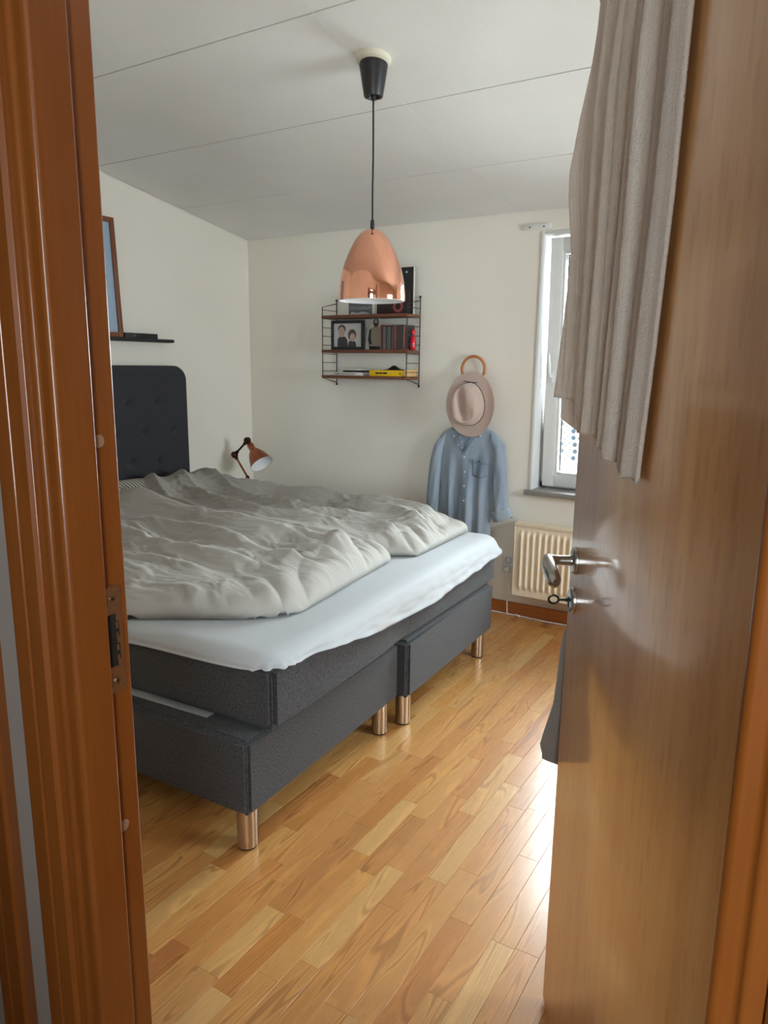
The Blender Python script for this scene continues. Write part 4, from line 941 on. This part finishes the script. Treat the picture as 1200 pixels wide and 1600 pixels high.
def hat():
    hc = at(736, 632, 1, 3.700); ax_, bz_ = 0.1455, 0.179
    nr, nt = 56, 96
    P = []; ca, cb = 0.085, 0.115
    dent = lambda ex, ez: 0.058*math.exp(-((ex+0.14+0.16*ez)/0.25)**2)*math.exp(-((ez+0.02)/0.72)**4)+0.012*math.exp(-(((ex-0.42)/0.25)**2+((ez+0.45)/0.35)**2))
    for i in range(nr):
        t = i/(nr-1)
        for j in range(nt):
            an = 2*math.pi*j/nt; cs, sn_ = math.cos(an), math.sin(an)
            egg = 1+0.10*(-sn_)*0.3
            if t < 0.62:
                q = t/0.62
                # crown shell: flat-ish top then steep wall
                if q < 0.6: rr = q/0.6*0.86; h = 0.108-0.012*(q/0.6)**3
                else: p = (q-0.6)/0.4; rr = 0.86+0.14*math.sin(p*math.pi/2); h = 0.096*(1-p)**0.9+0.002
                ex, ez = rr*cs, rr*sn_
                h -= dent(ex, ez)*(1 if q < 0.75 else max(0, (1-q)/0.25))
                P.append((hc.x-0.004+ca*ex*(1-0.10*ez), hc.y-h, hc.z+0.002+cb*ez))
            else:
                p = (t-0.62)/0.38
                rx = ca+(ax_-ca)*p; rz2 = cb+(bz_-cb)*p
                curl = 0.014*p*p*(cs*cs)*1.0-0.004*p*p*sn_*sn_
                P.append((hc.x-0.004*(1-p)+rx*cs*(1-0.10*sn_*(1-p)), hc.y-0.002-curl+0.006*p*sn_*0.5, hc.z+0.002*(1-p)+rz2*sn_))
    # grid is (radius, angle): close in angle
    mb = MB(); mb.v = P
    for i in range(nr-1):
        for j in range(nt): mb.f.append((i*nt+j, i*nt+(j+1) % nt, (i+1)*nt+(j+1) % nt, (i+1)*nt+j)); mb.m.append(0)
    t = thing('felt_hat', (hc.x, hc.y, hc.z), 'dusty pink felt fedora hanging over the collar of the shirt', 'hat')
    b_ = mb.build('felt', M['felt'], t, angle=180)
    so = b_.modifiers.new('thickness', 'SOLIDIFY'); so.thickness = .0025; so.offset = 0
    band = []
    for j in range(64):
        an = 2*math.pi*j/64; cs, sn_ = math.cos(an), math.sin(an)
        band.append((hc.x-.004+(ca+.0015)*cs*(1-.10*sn_), hc.y-.0055, hc.z+.002+(cb+.0015)*sn_))
    bd = MB().tube(band, 0.0026, 8, closed=True).build('hat_band', M['ink'], t)
    zt = hc.z+cb+.004
    MB().tube([(hc.x-.045, hc.y-.010, zt+.010), (hc.x-.015, hc.y-.012, zt+.002), (hc.x+.004, hc.y-.013, zt), (hc.x+.040, hc.y-.012, zt+.001)], [.0014, .0024, .0034, .0014], 8).build('bow', M['ink'], bd)
hat()

def shirt():
    YS = 3.748
    W = lambda x, y: at(x, y, 1, YS)
    t = thing('denim_shirt', (-1.72, 3.76, 0.45), 'faded blue denim shirt hanging on the wall with one rolled cuff', 'shirt')
    # torso rows: (pixel y, left x, right x)
    rows = [(664, 716, 751), (668, 704, 760), (674, 694, 770), (682, 687, 779), (694, 685, 780), (712, 687, 776), (735, 688, 771), (760, 689, 769), (790, 689, 768), (820, 689, 766), (860, 688, 766)]
    py = np.array([r[0] for r in rows], float); lx = np.array([r[1] for r in rows], float); rx = np.array([r[2] for r in rows], float)
    ny_, nx_ = 60, 56; P = []; Q = []
    yy = np.linspace(py[0], py[-1], ny_)
    for y in yy:
        a_ = W(float(np.interp(y, py, lx)), y); b_ = W(float(np.interp(y, py, rx)), y)
        dep = float(np.interp(y, [664, 680, 700, 760, 860], [0.012, 0.022, 0.032, 0.036, 0.036]))
        for j in range(nx_):
            u = j/(nx_-1); x = a_.x+(b_.x-a_.x)*u; z = a_.z+(b_.z-a_.z)*u; s = math.sin(math.pi*u)**0.55
            k = max(0.0, min(1.0, (y-700)/70))
            fold = 0.014*k*(math.sin(u*19+0.9)+0.6*math.sin(u*33+2.0+y*0.01))+0.004*math.sin((u*9)+(y-660)*0.045)
            P.append((x, YS-dep*s+fold*s, z)); Q.append((x, YS+0.018*s, z))
    mb = MB(); mb.grid(P, ny_, nx_); mb.grid(Q, ny_, nx_)
    body = mb.build('body', M['denim'], t, angle=180)
    def front(px_, py_, lift=0.002):
        u = (px_-float(np.interp(py_, py, lx)))/(float(np.interp(py_, py, rx))-float(np.interp(py_, py, lx))); s = math.sin(math.pi*max(0.01, min(.99, u)))**0.55
        dep = float(np.interp(py_, [664, 680, 700, 760, 860], [0.012, 0.022, 0.032, 0.036, 0.036])); k = max(0.0, min(1.0, (py_-700)/70))
        fold = 0.014*k*(math.sin(u*19+0.9)+0.6*math.sin(u*33+2.0+py_*0.01))+0.004*math.sin((u*9)+(py_-660)*0.045)
        p = W(px_, py_); return V(p.x, YS-dep*s+fold*s-lift, p.z)
    def sleeve(cent, name):
        # cent: (px, py, half width px)
        pts = []; n_ = 40; cp_ = np.array(cent, float); tt = np.linspace(0, 1, len(cent)); PP = []
        for i in range(n_):
            q = i/(n_-1); x = np.interp(q, tt, cp_[:, 0]); y = np.interp(q, tt, cp_[:, 1]); hw = np.interp(q, tt, cp_[:, 2])
            c = W(float(x), float(y)); e = W(float(x+hw), float(y)); r = (e-c).length
            for j in range(28):
                an = 2*math.pi*j/28; wob = 1+0.10*math.sin(an*3+q*9)+0.06*math.sin(an*5-q*16)
                PP.append((c.x+r*math.cos(an)*(1+0.04*math.sin(q*14)), c.y-0.004-min(r*0.85, 0.038)*math.sin(an)*wob, c.z+r*0.15*math.cos(an)))
        m2 = MB(); m2.v = PP
        for i in range(n_-1):
            for j in range(28): m2.f.append((i*28+j, i*28+(j+1) % 28, (i+1)*28+(j+1) % 28, (i+1)*28+j)); m2.m.append(0)
        return m2.build(name, M['denim'], t, angle=180)
    sleeve([(696, 678, 2), (691, 686, 6), (687, 697, 8.5), (683, 715, 9), (680, 745, 9), (678, 775, 9.5), (676, 815, 9), (675, 850, 9)], 'sleeve')
    sleeve([(768, 676, 2), (774, 684, 7), (779, 696, 10), (781, 715, 10), (781, 745, 10.5), (782, 770, 11), (783, 795, 11.5), (784, 802, 11.5)], 'sleeve')
    # rolled cuff at the end of the right sleeve
    cuff = MB(); c0, c1_ = W(781, 796), W(787, 812); n_ = 8; PP = []
    for i in range(n_):
        q = i/(n_-1); c = c0.lerp(c1_, q); r = 0.056+0.004*math.sin(q*3.1)
        for j in range(28):
            an = 2*math.pi*j/28; PP.append((c.x+r*math.cos(an), c.y-0.006-0.034*math.sin(an)*(1+.08*math.sin(an*4)), c.z+0.022*math.cos(an)+0.004*math.sin(an*3)))
    cuff.v = PP
    for i in range(n_-1):
        for j in range(28): cuff.f.append((i*28+j, i*28+(j+1) % 28, (i+1)*28+(j+1) % 28, (i+1)*28+j)); cuff.m.append(0)
    co_ = cuff.build('rolled_cuff', M['denim_in'], t, angle=180); so = co_.modifiers.new('thickness', 'SOLIDIFY'); so.thickness = .006
    # open neck, collar leaves, placket, buttons, pocket
    neck = [front(715, 676, .003), front(730, 678, .003), front(747, 676, .003), front(740, 690, .003), front(729.5, 706, .003), front(720, 690, .003)]
    MB().prism(neck, (0, .002, 0)).build('inner_yoke', M['denim_dark'], t)
    def strip(pts, wd, name, mat, th=.004):
        PP = []; n_ = len(pts)
        for i, (a_, b_) in enumerate(pts):
            p = front(a_, b_, .004); q = front(a_+wd, b_, .004); PP += [V(p.x, p.y+.003, p.z), V(p.x, p.y-.002, p.z), V(q.x, q.y-.002, q.z), V(q.x, q.y+.003, q.z)]
        m2 = MB(); m2.grid(PP, n_, 4); o = m2.build(name, mat, t, angle=60); s2 = o.modifiers.new('thickness', 'SOLIDIFY'); s2.thickness = .0015; return o
    pk = strip([(727.5-(0.4*math.sin(i*1.1)), 705+i*5.5) for i in range(26)], 6.4, 'placket', M['denim'])
    strip([(708, 671), (712, 679), (719, 692), (727, 706)], 5.5, 'neck_edge', M['denim_dark']); strip([(751, 671), (747, 679), (739, 692), (731, 706)], -5.5, 'neck_edge', M['denim_dark'])
    for pts in ([(705, 671), (712, 683), (717, 680), (722, 674)], [(757, 670), (754, 683), (748, 680), (741, 674)]):
        m2 = MB().prism([front(a_, b_, .010) for a_, b_ in pts], (0, .004, 0)); m2.build('collar', M['denim'], t, smooth=False)
    def button(px_, py_, r=.0052, lift=.0095):
        p = front(px_, py_, lift); MB().lathe([(0.0001, .0018), (r*.7, .0020), (r, .0012), (r, -.001)], p, (0, -1, 0), 14).build('button', M['white_plastic'], t)
    for q in ((730.6, 713), (730.6, 736), (730.8, 758), (730.8, 780)): button(*q)
    button(713.5, 681, .0045, .0125); button(753.5, 681, .0045, .0125); button(720.5, 694, .004, .009)
    PP = []
    for i in range(13):
        u = i/12; xx_ = 742+24*u-0.8*(u-.5); bot = 742+5*(1-abs(2*u-0.95))+1.0*u
        for j in range(9):
            v = j/8; PP.append(front(xx_-1.2*v*(1-2*u)*-.4, 715+3*u+(bot-715-3*u)*v, .0045))
    po = MB().grid(PP, 13, 9).build('pocket', M['denim_dark'], t, angle=180); s3 = po.modifiers.new('thickness', 'SOLIDIFY'); s3.thickness = .003; s3.offset = 0
    PP = [front(742+24*i/12, 715+3*i/12+7*j/3, .0075) for i in range(13) for j in range(4)]
    fl = MB().grid(PP, 13, 4).build('pocket_hem', M['denim_dark'], t, angle=180); s3 = fl.modifiers.new('thickness', 'SOLIDIFY'); s3.thickness = .002; s3.offset = 0
    MB().lathe([(0.0001, .0015), (.004, .001), (.004, -.001)], front(753, 720.5, .0095), (0, -1, 0), 12).build('pocket_button', M['ink'], fl)
shirt()

# ------------------------------------------------------------------ radiator, socket, cables, bracket
RX0, RX1, RY, RZ0, RZ1 = -1.424, -0.40, 3.705, 0.148, 0.560
rd = thing('radiator', (-0.9, RY+.04, RZ0), 'cream ribbed panel radiator under the window', 'radiator')
# front panel with pressed flutes
nx_, nz_ = 400, 36; P = []; pitch = 0.0338
for i in range(nx_):
    x = RX0+(RX1-RX0)*i/(nx_-1)
    for j in range(nz_):
        tq = j/(nz_-1); z = RZ0+(RZ1-RZ0-.006)*tq
        ph_ = ((x-RX0-.034)/pitch) % 1.0; inx = (x > RX0+.026) and (x < RX1-.026)
        zz = (z-(RZ0+.035))/(RZ1-RZ0-.075); e = min(1, max(0, min(zz, 1-zz)*14))
        prof_ = max(0, math.sin(math.pi*min(1, ph_/0.62)))**0.8 if ph_ < .62 else 0
        P.append((x, RY-.0105*prof_*e*(1 if inx else 0), z))
mb = MB(); mb.grid(P, nx_, nz_); panel = mb.build('front_panel', M['radiator'], rd, angle=50)
MB().box(RX0+.004, RX1-.004, RY+.004, RY+.006, RZ0+.004, RZ1-.01).build('panel_back', M['radiator'], rd)
for q in (RX0, RX1-.006): MB().box(q, q+.006, RY-.001, RY+.072, RZ0, RZ1, .002).build('side_cover', M['radiator'], rd)
MB().box(RX0, RX1, RY-.003, RY+.004, RZ1-.020, RZ1+.001, .002).build('top_edge', M['radiator'], rd)
MB().box(RX0+.006, RX1-.006, RY+.066, RY+.072, RZ0+.01, RZ1-.002).build('rear_panel', M['radiator'], rd)
gr = MB(); q = RX0+.010
gi = 0
while q < RX1-.014 and gi < 100:
    MB().box(q, q+.0050, RY+.006, RY+.066, RZ1-.006, RZ1+.0, .0005, 1).build('grille_bar', M['radiator'], rd); q += .0101; gi += 1
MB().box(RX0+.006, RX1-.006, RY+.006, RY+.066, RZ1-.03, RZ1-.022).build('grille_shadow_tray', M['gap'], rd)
for q in (RX0+.18, RX1-.18): MB().box(q-.015, q+.015, RY+.070, YB, RZ0+.06, RZ1-.06).build('bracket', M['radiator'], rd)
MB().tube([(RX0+.05, RY+.035, RZ0-.004), (RX0+.20, RY+.04, RZ0-.030), (RX0+.45, RY+.06, RZ0-.052), (RX0+.75, RY+.075, RZ0-.055), (RX1-.05, RY+.05, RZ0+.002)], .0022, 8).build('sensor_lead', M['white_plastic'], rd)
ou = thing('wall_socket', (-1.487, YB, 0.288), 'white double wall socket beside the radiator', 'socket')
p0 = at(785.5, 867, 1, YB); p1 = at(801, 895, 1, YB)
MB().box(p0.x, p0.x+.082, YB-.012, YB, p1.z, p0.z, .003).build('plate', M['white_plastic'], ou)
cx = p0.x+.041
for zq in (p0.z-.022, p1.z+.022):
    so_ = MB().lathe([(0.019, 0.002), (0.0185, -0.004), (0.0001, -0.0045)], (cx, YB-.0125, zq), (0, -1, 0), 24).build('outlet', M['white_plastic'], ou)
    MB().lathe([(0.0155, .0026), (0.0155, .0032), (0.0185, .0032), (0.0185, .0020)], (cx, YB-.0105, zq), (0, -1, 0), 24).build('outlet_rim', M['sill'], so_)
    for q in (-.0085, .0085): MB().lathe([(0.0001, .0012), (.0028, .0012)], (cx+q, YB-.0105, zq), (0, -1, 0), 10).build('hole', M['gap'], so_)
pg = thing('plug', (cx, YB-.03, p1.z+.022), 'white plug with a hanging cable in the lower outlet', 'plug')
MB().lathe([(0.0001, .040), (.010, .038), (.0165, .030), (.0175, .002), (.0001, 0)], (cx, YB-.0125, p1.z+.022), (0, -1, 0), 20).build('plug_body', M['white_plastic'], pg)
MB().tube([(cx, YB-.045, p1.z+.018), (cx+.004, YB-.050, p1.z-.005), (cx+.008, YB-.040, .16), (cx+.010, YB-.030, .08), (cx+.012, YB-.028, .012), (cx+.02, YB-.032, .006)], .0030, 8).build('cable', M['white_plastic'], pg)
fc = thing('floor_cable', (-1.3, 3.75, 0), 'white cable lying along the foot of the baseboard', 'cable')
pts = [at(a_, b_, 2, 0.004) for a_, b_ in ((772, 953), (790, 956.5), (808, 961.5), (830, 966.5), (855, 972.0), (882, 976.5), (905, 980))]
MB().tube([(-1.95, 3.745, .0042), (-1.7, 3.742, .0042)]+[V(p.x, min(p.y, 3.775), .0042) for p in pts]+[(-.8, 3.70, .0042)], .0034, 8).build('lead', M['white_plastic'], fc)
p = at(807.5, 961.5, 2, .006); MB().tube([(p.x-.014, p.y+.003, .0060), (p.x+.014, p.y-.004, .0060)], [.0058, .0058], 12).build('connector', M['white_plastic'], fc)
cb = thing('curtain_bracket', (-1.42, YB, 2.111), 'white curtain rail stub with two screws above the window', 'curtain rail')
q0 = at(818.5, 361, 1, YB); q1 = at(861, 349.5, 1, YB); wd = q1.x-q0.x
MB().box(q0.x, q1.x, YB-.010, YB, 2.098, 2.124, .002).build('rail', M['white_plastic'], cb)
MB().box(q0.x, q1.x, YB-.016, YB-.008, 2.119, 2.124, .001).build('rail_lip', M['white_plastic'], cb)
for q in (.25, .77): MB().lathe([(0.0001, .0018), (.0042, .0010), (.0042, 0)], (q0.x+wd*q, YB-.010, 2.1105), (0, -1, 0), 12).build('screw', M['ink'], cb)

# ------------------------------------------------------------------ towel over the door, garment behind it
def towel():
    t = thing('towel', HINGE, 'beige striped terry towel slung over the top of the open door', 'towel', DANG); ORG[t.name] = V(0, 0, 0)
    nu, nv = 150, 150
    P = []; UV = []
    zr = [2.08, 1.79, 1.60, 1.41, 1.30, 1.22]; xr = [0.300, 0.312, 0.324, 0.350, 0.368, 0.38]
    # free wing that hangs past the latch edge: (z, x, y)
    wing = [(2.075, .842, .010), (2.017, .845, .006), (1.931, .870, .0117), (1.844, .895, .0239), (1.763, .920, .032), (1.717, .920, .031), (1.624, .920, .021), (1.552, .920, .0235), (1.48, .925, .0265), (1.418, .930, .0306), (1.341, .935, .0357), (1.30, .936, .037)]
    wz = [-a_[0] for a_ in wing]; wx_ = [a_[1] for a_ in wing]; wy_ = [a_[2] for a_ in wing]
    for i in range(nu):
        u = i/(nu-1)                       # 0 = right border, 0.82 = fold at the latch edge, 1 = free border
        zend = float(np.interp(u, [0, .1, .82, .84, 1.0], [1.252, 1.256, 1.326, 1.334, 1.341]))+0.004*math.sin(u*47)*(1 if u < .8 else 0)
        for j in range(nv):
            v = j/(nv-1)
            if v < 0.10:
                q = v/0.10; ang = math.pi*(1-q); zz = DZ1+0.003; z = zz+0.022*math.sin(ang); y = -DT/2+(DT/2+0.012)*math.cos(math.pi-ang); top_ = True
            else:
                q = (v-0.10)/0.90; z = DZ1+0.003+(zend-DZ1-0.003)*q; zz = z; top_ = False
            x_r = float(np.interp(-zz, [-a_ for a_ in zr], xr)); x_f = 0.845
            if u <= 0.82 or top_:
                w_ = min(1, u/0.82); x = x_r+(x_f-x_r)*w_
                if not top_:
                    k = min(1, q*3)
                    y = 0.012+k*(0.0075*math.sin(w_*24+0.5*math.sin(z*4))+0.004*math.sin(w_*57+1.0+z*2)+0.008)*math.sin(math.pi*min(1, w_*1.0))**0.4
                    y = y*(1-w_**10)+(0.006+0.008*math.sin(min(1, q*1.5)*math.pi))*w_**10
                    y = max(y, 0.008)
            else:
                w_ = (u-0.82)/0.18; xw = float(np.interp(-zz, wz, wx_)); yw = float(np.interp(-zz, wz, wy_))
                yf = 0.006+0.008*math.sin(min(1, q*1.5)*math.pi)
                x = x_f+(xw-x_f)*w_; y = yf+(yw-yf)*w_-0.010*math.sin(math.pi*w_)*min(1, q*2)
            P.append((x, y, z)); UV.append((u, v))
    mb = MB(); mb.grid(P, nu, nv)
    o = mb.build('front_fall', M['towel'], t, angle=180)
    uvl = o.data.uv_layers.new(name='UVMap'); arr = np.array(UV); li = np.empty(len(o.data.loops), dtype=np.int32); o.data.loops.foreach_get('vertex_index', li); uvl.data.foreach_set('uv', arr[li].ravel())
    so = o.modifiers.new('thickness', 'SOLIDIFY'); so.thickness = .005; so.offset = 1
    # short folded-under corner that shows below the wing
    P = []; UV = []
    for i in range(30):
        u = i/29
        for j in range(60):
            v = j/59; z = 1.60-(0.312-0.012*u*(u>.5))*v-0.015*math.sin(u*3.1)*v
            P.append((0.850+0.062*u+0.004*math.sin(v*11), -0.004+0.026*u-0.014*math.sin(math.pi*u)*v, z)); UV.append((0.8+.2*u, v))
    mb = MB(); mb.grid(P, 30, 60); o = mb.build('folded_corner', M['towel'], t, angle=180)
    uvl = o.data.uv_layers.new(name='UVMap'); arr = np.array(UV); li = np.empty(len(o.data.loops), dtype=np.int32); o.data.loops.foreach_get('vertex_index', li); uvl.data.foreach_set('uv', arr[li].ravel())
    so = o.modifiers.new('thickness', 'SOLIDIFY'); so.thickness = .004; so.offset = 0
    P = []
    for i in range(40):
        u = i/39
        for j in range(30): v = j/29; P.append((0.30+.52*u, -DT-.014-.006*math.sin(u*30)*min(1, v*3), DZ1+.005-(.55)*v))
    mb = MB(); mb.grid(P, 40, 30); o = mb.build('rear_fall', M['towel'], t, angle=180); so = o.modifiers.new('thickness', 'SOLIDIFY'); so.thickness = .005; so.offset = -1
towel()
def garment():
    t = thing('hanging_garment', HINGE, 'dark grey garment hanging from the far side of the door near the handle', 'garment', DANG); ORG[t.name] = V(0, 0, 0)
    def edge_y(px_, py_, lx):
        ux, uy = -0.4617, 0.8870; d = ray(px_, py_); t_ = (lx+HINGE.x*ux+HINGE.y*uy)/(d.x*ux+d.y*uy)
        p = V(0, 0, CAM_Z)+d*t_; return (p.z, lx, (p.x-HINGE.x)*-0.887+(p.y-HINGE.y)*-0.4617)
    edge = [(1.06, .800, -.075), (0.95, .838, -.040)]+[edge_y(a_, b_, c) for a_, b_, c in ((885, 985, .850), (878, 1012, .856), (866, 1100, .872), (853, 1140, .905), (845.5, 1163, .930), (849, 1176, .925))]
    zs_ = [e[0] for e in edge]
    nz_, na = 50, 30; P = []
    for i in range(nz_):
        z = 1.06-(1.06-edge[-1][0]+.012)*i/(nz_-1)
        xe = float(np.interp(-z, [-a_ for a_ in zs_], [e[1] for e in edge])); ye = float(np.interp(-z, [-a_ for a_ in zs_], [e[2] for e in edge]))
        q = i/(nz_-1); wdt = 0.03+0.05*min(1, q*3); back = -0.125
        for j in range(na):
            an = 2*math.pi*j/na; cx_, cy_2 = (xe-wdt/2), (ye+back)/2
            P.append((xe-wdt*(1-math.cos(an))/2, ye-(ye-back)*(1-math.cos(an))/2+(.022+.004*math.sin(z*23))*math.sin(an), z))
    # keep clear of the leaf: points over the door face stay on the room side
    P = [((x, y, z) if x > DW+.003 else (x, min(y, -DT-.004), z)) for x, y, z in P]
    mb = MB(); mb.v = P
    for i in range(nz_-1):
        for j in range(na): mb.f.append((i*na+j, i*na+(j+1) % na, (i+1)*na+(j+1) % na, (i+1)*na+j)); mb.m.append(0)
    mb.f.append(tuple(range((nz_-1)*na, nz_*na))); mb.m.append(0)
    mb.build('cloth', M['grey_cloth'], t, angle=70)
    MB().tube([(HXP, -DT-.055, 1.050), (.79, -DT-.040, 1.075), (.80, -DT-.04, 1.04)], .006, 8).build('hanging_loop', M['grey_cloth'], t)
garment()
